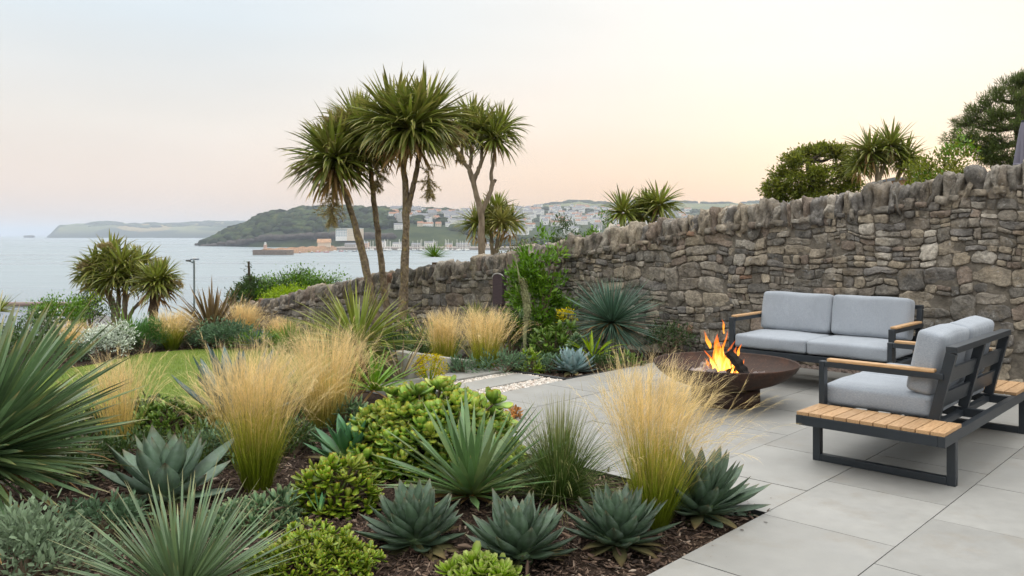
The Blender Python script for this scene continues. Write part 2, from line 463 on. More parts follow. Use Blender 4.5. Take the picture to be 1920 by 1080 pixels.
M_shrub_lime = leaf_mat('lime hedge leaf', [(0, (.16, .22, .02)), (1, (.23, .30, .03))], .3, .5, .25, .3)
M_shrub_grey = leaf_mat('grey green shrub leaf', [(0, (.07, .11, .06)), (1, (.115, .17, .11))], .3, .6, .2, .25)
M_fine_green = leaf_mat('fine green leaf', [(0, (.05, .10, .03)), (1, (.085, .17, .055))], .35, .55, .25, .3)
M_tree = leaf_mat('broadleaf tree leaf', [(0, (.085, .10, .024)), (1, (.125, .14, .034))], .45, .5, .42, .3, hue=((.17, .14, .03), .6))
M_pine = leaf_mat('pine needle', [(0, (.06, .08, .03)), (1, (.085, .105, .04))], .4, .6, .35, .2, hue=((.12, .10, .035), .5))
M_phorm = leaf_mat('bronze flax leaf', [(0, (.09, .075, .035)), (.6, (.085, .062, .035)), (1, (.15, .105, .055))], .45, .4, .15, .45, hue=((.22, .17, .08), .6))
M_yellowf = leaf_mat('yellow flower', [(0, (.16, .20, .03)), (.5, (.36, .30, .03)), (1, (.55, .42, .06))], .3, .6, .25, .2)
M_stipa = leaf_mat('feather grass blade', [(0, (.085, .105, .020)), (.3, (.135, .17, .032)), (.56, (.26, .265, .068)), (.75, (.46, .36, .15)), (1, (.62, .47, .25))], .32, .6, .3, .2)
M_stipa_dry = leaf_mat('dry feather grass blade', [(0, (.12, .125, .03)), (.3, (.24, .21, .075)), (.6, (.47, .36, .16)), (1, (.64, .48, .27))], .3, .6, .3, .2)
M_awn = leaf_mat('feather grass awn', [(0, (.44, .355, .19)), (1, (.66, .54, .36))], .3, .7, .35, .1)
M_carex = leaf_mat('sedge blade', [(0, (.07, .11, .03)), (.6, (.085, .125, .045)), (1, (.22, .20, .10))], .4, .5, .2, .3)
M_strap = leaf_mat('strappy green leaf', [(0, (.13, .19, .03)), (.5, (.085, .16, .03)), (1, (.12, .18, .04))], .35, .4, .25, .4)
M_yucca_var = leaf_mat('upright yucca leaf', [(0, (.19, .22, .08)), (.2, (.085, .135, .055)), (.9, (.085, .14, .065)), (1, (.24, .21, .10))], .3, .4, .15, .45, hue=((.22, .235, .10), .45))
M_stalk = simple('flower stalk', (.26, .27, .13), .8, var=.3, scale=30, bump=.5, alt=(.10, .08, .04))
M_stem = simple('woody stem', (.14, .10, .06), .85, var=.3, scale=12, bump=.5)
M_stone_edge = None

def bark():
    k = NT('cordyline bark'); v = k.coord((1, 1, .55))
    n1 = k.noise(14, 6, v, .65); vo = k.voro(34, v)
    c = k.ramp(n1, [(.3, (.085, .062, .042)), (.5, (.20, .15, .10)), (.7, (.30, .235, .16))])
    c = k.mix(k.rng(vo, .12, .3, .65, 0), c, (.06, .042, .028))
    c = k.mix(k.rng(k.noise(22, 4, v), .56, .66, 0, .75), c, (.36, .26, .10))
    h = k.math('ADD', n1, k.math('MULTIPLY', vo, .8))
    return k.done(k.bsdf(c, .9, spec=.15, normal=k.bump(h, .9, .03)))
M_bark = bark()
def bark_smooth():
    k = NT('smooth pale bark'); v = k.coord((1, 1, .3))
    n1 = k.noise(18, 6, v, .6)
    c = k.ramp(n1, [(.3, (.15, .11, .075)), (.55, (.27, .21, .15)), (.75, (.35, .28, .20))])
    return k.done(k.bsdf(c, .9, spec=.15, normal=k.bump(n1, .6, .02)))
M_bark2 = bark_smooth()
M_bark_dark = simple('dark bark', (.075, .058, .042), .9, var=.35, scale=10, bump=.6, bscale=25, spec=.15)
M_bark_shag = simple('shaggy brown bark', (.13, .085, .05), .95, var=.45, scale=14, bump=.9, bscale=30, spec=.1, alt=(.06, .04, .025), stretch=(1, 1, 2.5))

def stone_mat():
    k = NT('rubble stone'); v = k.coord()
    r = k.attr('rnd')
    base = k.ramp(r, [(0, (.155, .148, .138)), (.14, (.235, .218, .195)), (.28, (.185, .168, .150)), (.40, (.265, .238, .200)), (.52, (.130, .126, .122)), (.62, (.30, .268, .222)), (.72, (.205, .172, .150)), (.80, (.275, .262, .242)), (.88, (.165, .160, .158)), (.965, (.21, .135, .10)), (.975, (.38, .36, .33))], 'CONSTANT')
    n1 = k.noise(7, 8, v, .68); n2 = k.noise(38, 6, v, .6)
    c = k.mix(1.0, base, (1.0, .945, .865), 'MULTIPLY')
    c = k.scale(c, k.rng(n1, .28, .72, .38, 1.62))
    c = k.scale(c, k.rng(n2, .3, .7, .66, 1.34))
    c = k.mix(k.rng(k.noise(4.2, 6, v, .6), .52, .72, 0, .45), c, (.225, .17, .105))      # rusty staining
    c = k.mix(k.rng(k.noise(13, 7, v, .7), .60, .68, 0, .62), c, (.40, .39, .37))        # pale lichen
    c = k.mix(k.rng(k.noise(19, 6, v, .7), .62, .70, 0, .6), c, (.045, .045, .045))        # dark lichen
    h = k.math('ADD', n1, k.math('MULTIPLY', n2, .45))
    return k.done(k.bsdf(c, .9, spec=.2, normal=k.bump(h, .9, .03)))
M_stone = stone_mat()
M_mortar = simple('old mortar', (.130, .113, .092), .95, var=.4, scale=9, bump=.9, bscale=40, spec=.1, alt=(.20, .175, .14), altfac=(.5, .65))

def slab_mat():
    k = NT('porcelain paving'); v = k.coord(); r = k.attr('rnd')
    n1 = k.noise(1.6, 6, v, .6); n2 = k.noise(14, 6, v, .62)
    c = k.mix(k.rng(n1, .3, .7, 0, 1), (.222, .217, .202), (.282, .275, .257))
    c = k.scale(c, k.rng(n2, .25, .75, .93, 1.07))
    c = k.scale(c, k.rng(r, 0, 1, .90, 1.07))
    c = k.mix(k.rng(k.noise(3.1, 7, v, .7), .53, .72, 0, .5), c, (.215, .185, .145))
    c = k.mix(k.rng(k.noise(.9, 5, v, .6), .55, .75, 0, .3), c, (.20, .205, .21))
    c = k.mix(k.rng(k.noise(90, 3, v, .6), .70, .76, 0, .35), c, (.14, .12, .11))
    return k.done(k.bsdf(c, k.rng(n2, .3, .7, .48, .64), spec=.45, normal=k.bump(n2, .10, .006)))
M_slab = slab_mat()
M_concrete = simple('rough concrete', (.36, .345, .31), .9, var=.18, scale=5, bump=.4, bscale=35, alt=(.22, .20, .165), altfac=(.5, .72))
M_edging = simple('dark metal edging', (.045, .047, .05), .5, .6)

def mulch_mat():
    k = NT('bark mulch ground'); v = k.coord()
    n1 = k.noise(3.0, 6, v, .6); vo = k.voro(55, k.coord((1, 1.6, 1)), out='Color'); vd = k.voro(55, k.coord((1, 1.6, 1)))
    c = k.ramp(n1, [(.3, (.030, .021, .016)), (.55, (.055, .037, .027)), (.75, (.085, .058, .042))])
    c = k.scale(c, k.rng(vo, 0, 1, .45, 1.7))
    return k.done(k.bsdf(c, .95, spec=.1, normal=k.bump(vd, .9, .03)))
M_mulch = mulch_mat()
def ground_mat():
    k = NT('rough grassy ground'); v = k.coord()
    c = k.ramp(k.noise(.5, 8, v, .65), [(.3, (.05, .06, .022)), (.5, (.075, .095, .03)), (.7, (.12, .115, .05))])
    return k.done(k.bsdf(c, .95, spec=.1, normal=k.bump(k.noise(6, 6, v), .8, .1)))
M_ground = ground_mat()
def chip_mat():
    k = NT('bark chip'); r = k.attr('rnd')
    c = k.ramp(r, [(0, (.030, .020, .015)), (.3, (.065, .040, .028)), (.6, (.105, .066, .046)), (.82, (.16, .105, .072)), (.94, (.23, .165, .12)), (1, (.34, .27, .21))])
    return k.done(k.bsdf(c, .85, spec=.25))
M_chip = chip_mat()
def pebble_mat():
    k = NT('pale gravel'); r = k.attr('rnd')
    c = k.ramp(r, [(0, (.20, .165, .13)), (.25, (.44, .40, .35)), (.6, (.60, .56, .50)), (.85, (.46, .36, .29)), (1, (.74, .72, .68))])
    return k.done(k.bsdf(c, .7, spec=.3))
M_pebble = pebble_mat()
def pebble_dark():
    k = NT('brown gravel'); r = k.attr('rnd')
    c = k.ramp(r, [(0, (.07, .055, .045)), (.5, (.15, .115, .095)), (1, (.26, .20, .17))])
    return k.done(k.bsdf(c, .8, spec=.3))
M_pebble2 = pebble_dark()
def lawn_mat():
    k = NT('mown lawn'); v = k.coord()
    n = k.noise(.9, 6, v, .6); n2 = k.noise(30, 5, v, .65)
    c = k.mix(k.rng(n, .35, .65, 0, 1), (.105, .155, .028), (.165, .205, .042))
    c = k.scale(c, k.rng(n2, .25, .75, .7, 1.3))
    return k.done(k.bsdf(c, .9, spec=.15, normal=k.bump(n2, .8, .03)))
M_lawn = lawn_mat()
M_lawn_blade = leaf_mat('lawn blade', [(0, (.07, .11, .02)), (1, (.150, .205, .040))], .4, .6, .3, .2, hue=((.24, .22, .07), .5))

def fabric():
    k = NT('light grey outdoor fabric'); v = k.coord()
    wv = k.n('ShaderNodeTexWave', wave_type='BANDS', bands_direction='X'); wv.inputs['Scale'].default_value = 220; wv.inputs['Distortion'].default_value = 1.2
    k.put(wv.inputs['Vector'], v)
    wh = k.n('ShaderNodeTexWave', wave_type='BANDS', bands_direction='Z'); wh.inputs['Scale'].default_value = 220; wh.inputs['Distortion'].default_value = 1.2
    k.put(wh.inputs['Vector'], v)
    mel = k.noise(240, 3, k.coord((1, .35, 1)), .7)
    c = k.mix(k.rng(mel, .35, .65, 0, 1), (.240, .262, .292), (.325, .348, .380))
    c = k.scale(c, k.rng(k.noise(3.5, 4, v), .3, .7, .95, 1.05))
    big = k.noise(4.0, 3, k.coord((2.2, 1, .7)), .5, .3)
    h = k.math('ADD', k.math('MULTIPLY', big, 6.0), k.math('ADD', k.math('MULTIPLY', wv.outputs['Fac'], .05), k.math('MULTIPLY', wh.outputs['Fac'], .05)))
    return k.done(k.bsdf(c, .95, spec=.12, normal=k.bump(h, .55, .006), sheen=.15))
M_fabric = fabric()
M_frame = simple('anthracite powder coat', (.020, .025, .031), .42, .0, var=.08, scale=20, bump=.05, bscale=400, spec=.45)
def teak():
    k = NT('oiled teak'); v = k.coord((1, 1, 1)); r = k.attr('rnd')
    g = k.noise(7, 6, k.coord((2.2, 24, 24)), .6, .6)
    c = k.ramp(g, [(.3, (.26, .145, .068)), (.5, (.38, .23, .115)), (.7, (.47, .31, .17))])
    c = k.scale(c, k.rng(r, 0, 1, .82, 1.14))
    return k.done(k.bsdf(c, .55, spec=.35, normal=k.bump(g, .15, .004)))
M_teak = teak()
def teak_arm():
    k = NT('oiled teak rail')
    g = k.noise(7, 6, k.coord((24, 2.2, 24)), .6, .6)
    c = k.ramp(g, [(.3, (.32, .18, .08)), (.5, (.46, .28, .14)), (.7, (.56, .37, .20))])
    return k.done(k.bsdf(c, .5, spec=.35, normal=k.bump(g, .15, .004)))
M_teak_arm = teak_arm()
def corten():
    k = NT('rusted steel'); v = k.coord()
    n = k.noise(5, 8, v, .65); n2 = k.noise(40, 5, v, .6)
    c = k.ramp(n, [(.25, (.026, .015, .011)), (.48, (.046, .024, .016)), (.62, (.070, .033, .020)), (.8, (.105, .052, .031))])
    c = k.scale(c, k.rng(n2, .25, .75, .75, 1.25))
    c = k.mix(k.rng(k.noise(60, 4, v), .66, .74, 0, .4), c, (.30, .24, .20))
    return k.done(k.bsdf(c, k.rng(n, .3, .7, .62, .8), .15, spec=.4, normal=k.bump(n2, .25, .006)))
M_corten = corten()
M_char = simple('charred wood', (.022, .018, .016), .9, var=.6, scale=14, bump=1.0, bscale=24, alt=(.12, .10, .09), altfac=(.62, .72), spec=.3)
M_ash = simple('ashen firewood', (.30, .25, .23), .9, var=.35, scale=10, bump=.7, bscale=22, alt=(.16, .10, .085), altfac=(.5, .65), rndvar=.35)
def flame_mat(name, stops, strength, opac):
    k = NT(name); t = k.attr('t')
    col = k.ramp(t, stops)
    e = k.n('ShaderNodeEmission'); k.put(e.inputs[0], col); e.inputs[1].default_value = strength
    tr = k.n('ShaderNodeBsdfTransparent')
    n = k.noise(14, 4, k.coord((1, 1, .45)), .6, 1.5)
    a = k.math('MULTIPLY', k.rng(n, .32, .58, opac[0], opac[1]), k.rng(t, .55, 1.0, 1.0, .35))
    m = k.n('ShaderNodeMixShader'); k.put(m.inputs[0], a); k.put(m.inputs[1], tr.outputs[0]); k.put(m.inputs[2], e.outputs[0])
    return k.done(m.outputs[0])
M_flame = flame_mat('outer flame', [(0, (1, .42, .05)), (.4, (1, .34, .03)), (.8, (1, .20, .015)), (1, (.9, .10, .008))], 1.9, (.04, .62))
M_flame_core = flame_mat('inner flame', [(0, (1, .66, .16)), (.5, (1, .60, .13)), (1, (1, .36, .04))], 3.0, (.18, .85))
M_ember = NT('ember')
_e = M_ember.n('ShaderNodeEmission'); _e.inputs[0].default_value = (1, .25, .03, 1); _e.inputs[1].default_value = 1.5
M_ember = M_ember.done(_e.outputs[0])

def sea_mat():
    k = NT('calm sea'); c = k.n('ShaderNodeTexCoord')
    mp = k.n('ShaderNodeMapping'); mp.inputs['Scale'].default_value = (.03, .09, 1); k.t.links.new(c.outputs['Object'], mp.inputs[0])
    w1 = k.noise(1.0, 6, mp.outputs[0], .6)
    mp2 = k.n('ShaderNodeMapping'); mp2.inputs['Scale'].default_value = (.0022, .010, 1); k.t.links.new(c.outputs['Object'], mp2.inputs[0])
    w2 = k.noise(1.0, 5, mp2.outputs[0], .55)
    mp3 = k.n('ShaderNodeMapping'); mp3.inputs['Scale'].default_value = (.4, 1.1, 1); k.t.links.new(c.outputs['Object'], mp3.inputs[0])
    w3 = k.noise(1.0, 3, mp3.outputs[0], .6)
    rough = k.rng(w2, .35, .65, .20, .42)
    h = k.math('ADD', w1, k.math('MULTIPLY', w3, .18))
    col = k.mix(k.rng(w2, .35, .65, 0, 1), (.15, .20, .225), (.21, .25, .265))
    return k.done(k.bsdf(col, rough, spec=.5, normal=k.bump(h, 1.0, 1.1)))
M_sea = sea_mat()
def hill_mat(name, stops, scale, fields=None):
    k = NT(name); v = k.coord()
    c = k.ramp(k.noise(scale, 8, v, .65), stops)
    if fields:
        w = k.n('ShaderNodeTexVoronoi'); w.inputs['Scale'].default_value = fields[0]; k.put(w.inputs['Vector'], k.coord((1, .55, 1)))
        f = k.ramp(w.outputs['Color'], fields[1], 'CONSTANT')
        sepz = k.n('ShaderNodeSeparateXYZ'); g = k.n('ShaderNodeNewGeometry'); k.put(sepz.inputs[0], g.outputs['Position'])
        c = k.mix(k.rng(sepz.outputs['Z'], fields[2], fields[3], 0, .9), c, f)
    return k.done(k.bsdf(c, .95, spec=.05))
M_head = hill_mat('far headland', [(.35, (.012, .02, .012)), (.6, (.028, .036, .016)), (.75, (.07, .05, .035))], .006,
    (.0035, [(0, (.11, .12, .04)), (.3, (.26, .19, .07)), (.45, (.04, .055, .02)), (.62, (.15, .15, .05)), (.8, (.03, .042, .018)), (.9, (.20, .13, .06))], 0, 40))
M_hill = hill_mat('wooded hill', [(.3, (.018, .026, .011)), (.5, (.030, .043, .016)), (.7, (.065, .075, .028))], .02)
M_hill_field = hill_mat('hill fields', [(.3, (.07, .085, .035)), (.5, (.13, .14, .055)), (.7, (.20, .18, .08))], .004)
M_rockshore = simple('shore rock', (.055, .042, .034), .95, var=.4, scale=.1)
M_wood = simple('woodland canopy', (.026, .038, .014), .95, var=.5, scale=.03, spec=.03, rndvar=.7, alt=(.065, .070, .024), altfac=(.50, .70))
M_pierstone = simple('pier stone', (.40, .24, .14), .9, var=.3, scale=.25, alt=(.25, .15, .09))
M_piertop = simple('pier stone dark', (.16, .12, .095), .95, var=.3, scale=.3)
M_render_white = simple('white render', (.72, .70, .66), .85, var=.06, scale=2)
M_render_cream = simple('cream render', (.62, .52, .40), .85, var=.06, scale=2)
M_render_pink = simple('pinkish render', (.60, .42, .33), .85, var=.06, scale=2)
M_render_grey = simple('grey render', (.40, .38, .36), .85, var=.06, scale=2)
M_slate = simple('slate roof', (.15, .15, .16), .7, var=.2, scale=1.5)
M_tileroof = simple('clay tile roof', (.30, .15, .09), .85, var=.2, scale=1.5)
M_glassdark = simple('dark window', (.05, .06, .07), .2)
M_hull = simple('white hull', (.70, .70, .68), .4)
M_hull_dark = simple('dark hull', (.05, .06, .08), .5)
M_hull_red = simple('red hull', (.40, .06, .05), .5)
M_mast = simple('pale spar', (.60, .57, .52), .5)
M_cloth = simple('grey lilac canvas', (.16, .15, .19), .9, var=.1, scale=8)
M_lamp_metal = simple('galvanised steel', (.16, .19, .20), .5, .4)
M_black = simple('black metal', (.03, .03, .032), .5, .3)
M_hatch = simple('weathered purple brown board', (.070, .045, .050), .8, var=.35, scale=12, stretch=(1, 1, 12), bump=.4)
M_whiteline = simple('whitewashed trim', (.45, .43, .40), .8)
M_brick = simple('orange brick', (.40, .20, .12), .85, var=.2, scale=12)
M_blue = simple('blue plastic', (.07, .10, .26), .35)
M_petal = simple('white petal', (.62, .58, .50), .8)
# ---------------------------------------------------------------- ground, patio, lawn, sea
def make_ground():
    us = np.concatenate([np.linspace(-260, -30, 24), np.linspace(-26, -4, 23), np.arange(-3.6, 9.8, .16), np.linspace(10.5, 40, 40), np.linspace(50, 420, 30)])
    vs = np.concatenate([np.linspace(-60, -6, 16), np.linspace(-5, 1.6, 20), np.arange(1.8, 12, .16), np.linspace(12.5, 24, 40), np.linspace(26, 80, 30)])
    A, B = np.meshgrid(us, vs, indexing='ij')
    x = U[0]*A+V[0]*B; y = U[1]*A+V[1]*B
    z = terrain(x, y)
    fine = ((A > -3.6) & (A < 9.6) & (B > 1.8) & (B < 12))
    nz = np.array([mnoise.noise(Vector((a*1.7, b*1.7, 0)))*.018+mnoise.noise(Vector((a*5, b*5, 3)))*.006 if f else 0 for a, b, f in zip(x.ravel(), y.ravel(), fine.ravel())])
    z = z+np.minimum(nz.reshape(z.shape), .012)
    mb = MB()
    f = grid_faces(len(us), len(vs))[:, ::-1]
    cu, cv_ = A.ravel()[f].mean(1), B.ravel()[f].mean(1)
    mat = np.where((cv_ < 17.4) & (cu < 9.5) & (cu > -12), 0, 1)
    mb.add(np.stack([x, y, z], -1).reshape(-1, 3), f[:, ::-1], mat)
    o = mb.build('ground', [M_mulch, M_ground]); tag(o, kind='structure')
    # make the faces look up
    me = o.data
    if me.polygons[0].normal.z < 0: me.flip_normals()
make_ground()

def slab_box(mb, u0, u1, v0, v1, z0, z1, g=.0032, rnd=None):
    a, b, c, d = uv(u0+g, v0+g), uv(u1-g, v0+g), uv(u1-g, v1-g), uv(u0+g, v1-g)
    prism(mb, [a, b, c, d], z0, z1, rnd=rs.rand() if rnd is None else rnd)
def make_patio():
    mb = MB(); base = MB()
    LEN = .825; rows = []
    off = {-3: .3, -2: 3.55, -1: 3.87, 0: 4.15, 1: 4.70, 2: 5.08, 3: 4.45, 4: 4.95, 5: 4.6}
    for k in range(-5, 6):
        v0 = 2.075+(k-1)*.68; v1 = v0+.68
        lo = 4.18 if k >= 1 else -2.5
        hi = 9.0
        s = off.get(k, k*.31) ; s = s-math.ceil((s-lo)/LEN)*LEN
        u = s
        while u < hi:
            a, b = max(u, lo), min(u+LEN, hi)
            if b-a > .02: slab_box(mb, a, b, v0, v1, -.040, 0.0+rs.uniform(-.0012, .0012))
            u += LEN
    prism(base, [uv(4.20, -4), uv(8.98, -4), uv(8.98, 5.45), uv(4.20, 5.45)], -.10, -.010)
    prism(base, [uv(-2.5, -4), uv(4.20, -4), uv(4.20, 2.05), uv(-2.5, 2.05)], -.10, -.010)
    # bark and grit carried on to the paving by the wind
    n = 110; e = rs.exponential(.10, n); side = rs.rand(n) < .55
    uu = np.where(side, 4.2+e, rs.uniform(1.0, 4.2, n)); vv = np.where(side, rs.uniform(2.1, 4.4, n), 2.06-e)
    GR = MB(); az = rs.rand(n)*6.28; Lg = rs.gamma(2.2, .003, n)+.002
    blades(GR, np.array([uv(a_, b_, .004) for a_, b_ in zip(uu, vv)]), dirs(az, rs.normal(0, .1, n)), Lg, Lg*.4, 0, 2, 'paddle', .05, .15, rnd=rs.rand(n))
    tag(GR.build('bark_litter', [M_chip]), 'stray bark crumbs lying on the paving along the bed edge', 'litter', kind='stuff')
    o = mb.build('patio', [M_slab], bevel=.0015); tag(o, kind='structure')
    o = base.build('patio_bed', [simple('joint sand', (.085, .08, .075), .95)]); tag(o, kind='structure')
    # stepping slabs with gravel between, beyond the patio
    st = MB()
    slab_box(st, 4.9, 6.52, 5.74, 6.10, -.04, .002, rnd=1)
    slab_box(st, 4.9, 6.66, 6.26, 6.62, -.04, .012, rnd=1)
    tag(st.build('path_slabs', [M_slab], bevel=.003), kind='structure')
    ed = MB(); bar(ed, uv(4.181, 2.075, -.03), uv(4.181, 3.6, -.03), .004, .062); bar(ed, uv(6.60, 5.50, -.02), uv(6.60, 6.24, -.02), .05, .06)
    bar(ed, uv(6.60, 5.50, -.022), uv(8.3, 5.50, -.022), .02, .05)
    tag(ed.build('kerb_edging', [M_edging, M_slab]), kind='structure')
    def gravel(name, rects, n, size, z, mat, label):
        g = MB(); v, f = CG[3]; q = v/((np.abs(v)**3).sum(1)**(1/3))[:, None]
        tot = sum((b-a)*(d-c) for a, b, c, d in rects)
        for a, b, c, d in rects:
            m = int(n*(b-a)*(d-c)/tot)
            for i in range(m):
                p = uv(rs.uniform(a, b), rs.uniform(c, d), z+rs.uniform(-.006, .006))
                s = size*rs.uniform(.5, 1.25)*np.array([1, rs.uniform(.6, .9), rs.uniform(.45, .7)])
                g.add((q*s)@rand_rot().T+p, f, rnd=rs.rand())
        o = g.build(name, [mat]); tag(o, label, 'gravel', kind='stuff')
    gravel('pale_gravel', [(4.9, 6.58, 5.50, 5.735), (5.3, 6.58, 6.10, 6.25), (6.52, 6.58, 5.74, 6.1)], 3600, .014, -.014, M_pebble, 'pale pebbles in strips between the stepping slabs beyond the patio')
    gravel('brown_gravel', [(9.0, 9.19, .8, 5.3)], 2200, .026, -.010, M_pebble2, 'brown stone chippings along the foot of the stone wall')
    tag(prism(MB(), [uv(4.9, 5.48), uv(6.6, 5.48), uv(6.6, 6.3), uv(4.9, 6.3)], -.08, -.024).build('gravel_bed', [M_pebble2]), kind='structure')
    tag(prism(MB(), [uv(8.98, -4), uv(9.25, -4), uv(9.25, 5.4), uv(8.98, 5.4)], -.08, -.024).build('gravel_bed', [M_pebble2]), kind='structure')
make_patio()

def in_uvrect(u, v): return not ((u > 4.19 and v < 5.52) or (v < 2.09))
def make_chips():
    mb = MB(); P = []
    while len(P) < 26000:
        if rs.rand() < .9: y = 2.9+3.6*rs.rand()**1.5; x = rs.uniform(-.62, .42)*y
        else: x, y = rs.uniform(-.3, 2.4), rs.uniform(8.4, 10.6)
        u, v = to_uv(x, y)
        if not in_uvrect(u, v) or (u > 4.9 and v < 6.7 and u < 6.7) or u > 9.1: continue
        P.append((x, y, float(terrain(x, y))+rs.uniform(0.004, .022)))
    P = np.array(P); n = len(P)
    az = rs.rand(n)*2*pi; el = rs.normal(0, .28, n)
    L = rs.gamma(4, .0065, n)+.006
    blades(mb, P, dirs(az, el), L, L*rs.uniform(.22, .5, n), droop=rs.normal(0, .35, n), S=2, prof='paddle', fold=.05, roll=rs.normal(0, .6, n), thick=.12, rnd=rs.rand(n))
    tag(mb.build('bark_mulch', [M_chip]), 'dark brown bark chips strewn over the planting beds', 'bark mulch', kind='stuff')
make_chips()

LAWN = [(-9.5, 8.3), (-7.4, 10.9), (-6.28, 12.1), (-6.0, 13.3), (-5.1, 13.95), (-4.0, 14.0), (-3.0, 13.5), (-2.3, 12.1), (-1.95, 10.6), (-2.2, 9.3), (-3.0, 8.3), (-4.3, 7.6), (-6.5, 7.2), (-8.8, 7.4)]
def pip(x, y, poly):
    c = False; n = len(poly)
    for i in range(n):
        (x0, y0), (x1, y1) = poly[i], poly[i-1]
        if (y0 > y) != (y1 > y) and x < (x1-x0)*(y-y0)/(y1-y0)+x0: c = not c
    return c
LZ = -.43
def make_lawn():
    poly = spline([(a, b, 0) for a, b in LAWN+LAWN[:1]], 90)[:-1, :2]
    c = poly.mean(0); mb = MB(); rings = np.linspace(1, 0.02, 12)
    v = np.concatenate([np.c_[c+(poly-c)*k, np.full(len(poly), LZ+.02*np.sin((c+(poly-c)*k)[:, 0]*1.3))] for k in rings])
    zt = terrain(v[:, 0], v[:, 1])+.03
    v[:, 2] = np.maximum(zt, LZ+.012*np.sin(v[:, 0]*1.3))
    mb.add(v, grid_faces(len(rings), len(poly), True))
    i = np.arange(len(poly)); n0 = (len(rings)-1)*len(poly)
    o = mb.build('lawn', [M_lawn]); tag(o, kind='structure')
    if o.data.polygons[0].normal.z < 0: o.data.flip_normals()
    P = []
    while len(P) < 42000:
        x, y = rs.uniform(-9.3, -1.9), rs.uniform(7.2, 13.9)
        if pip(x, y, poly): P.append((x, y))
    P = np.array(P); z = np.maximum(terrain(P[:, 0], P[:, 1])+.03, LZ+.012*np.sin(P[:, 0]*1.3))-.004
    g = MB(); n = len(P)
    blades(g, np.c_[P, z], dirs(rs.rand(n)*6.28, rs.uniform(.6, 1.5, n)), rs.uniform(.02, .045, n), .005, droop=.5, S=2, prof='grass', flat=True)
    tag(g.build('lawn_grass', [M_lawn_blade]), 'short mown green grass of the small lawn', 'grass', kind='stuff')
make_lawn()

def make_sea():
    xs = np.concatenate([-np.geomspace(40000, 30, 40), np.linspace(-25, 25, 6), np.geomspace(30, 40000, 40)])
    ys = np.concatenate([np.linspace(-200, 30, 6), np.geomspace(35, 45000, 60)])
    A, B = np.meshgrid(xs, ys, indexing='xy')
    mb = MB(); mb.add(np.stack([A, B, np.full_like(A, SEA)], -1).reshape(-1, 3), grid_faces(len(ys), len(xs)))
    tag(mb.build('sea', [M_sea]), kind='structure')
make_sea()

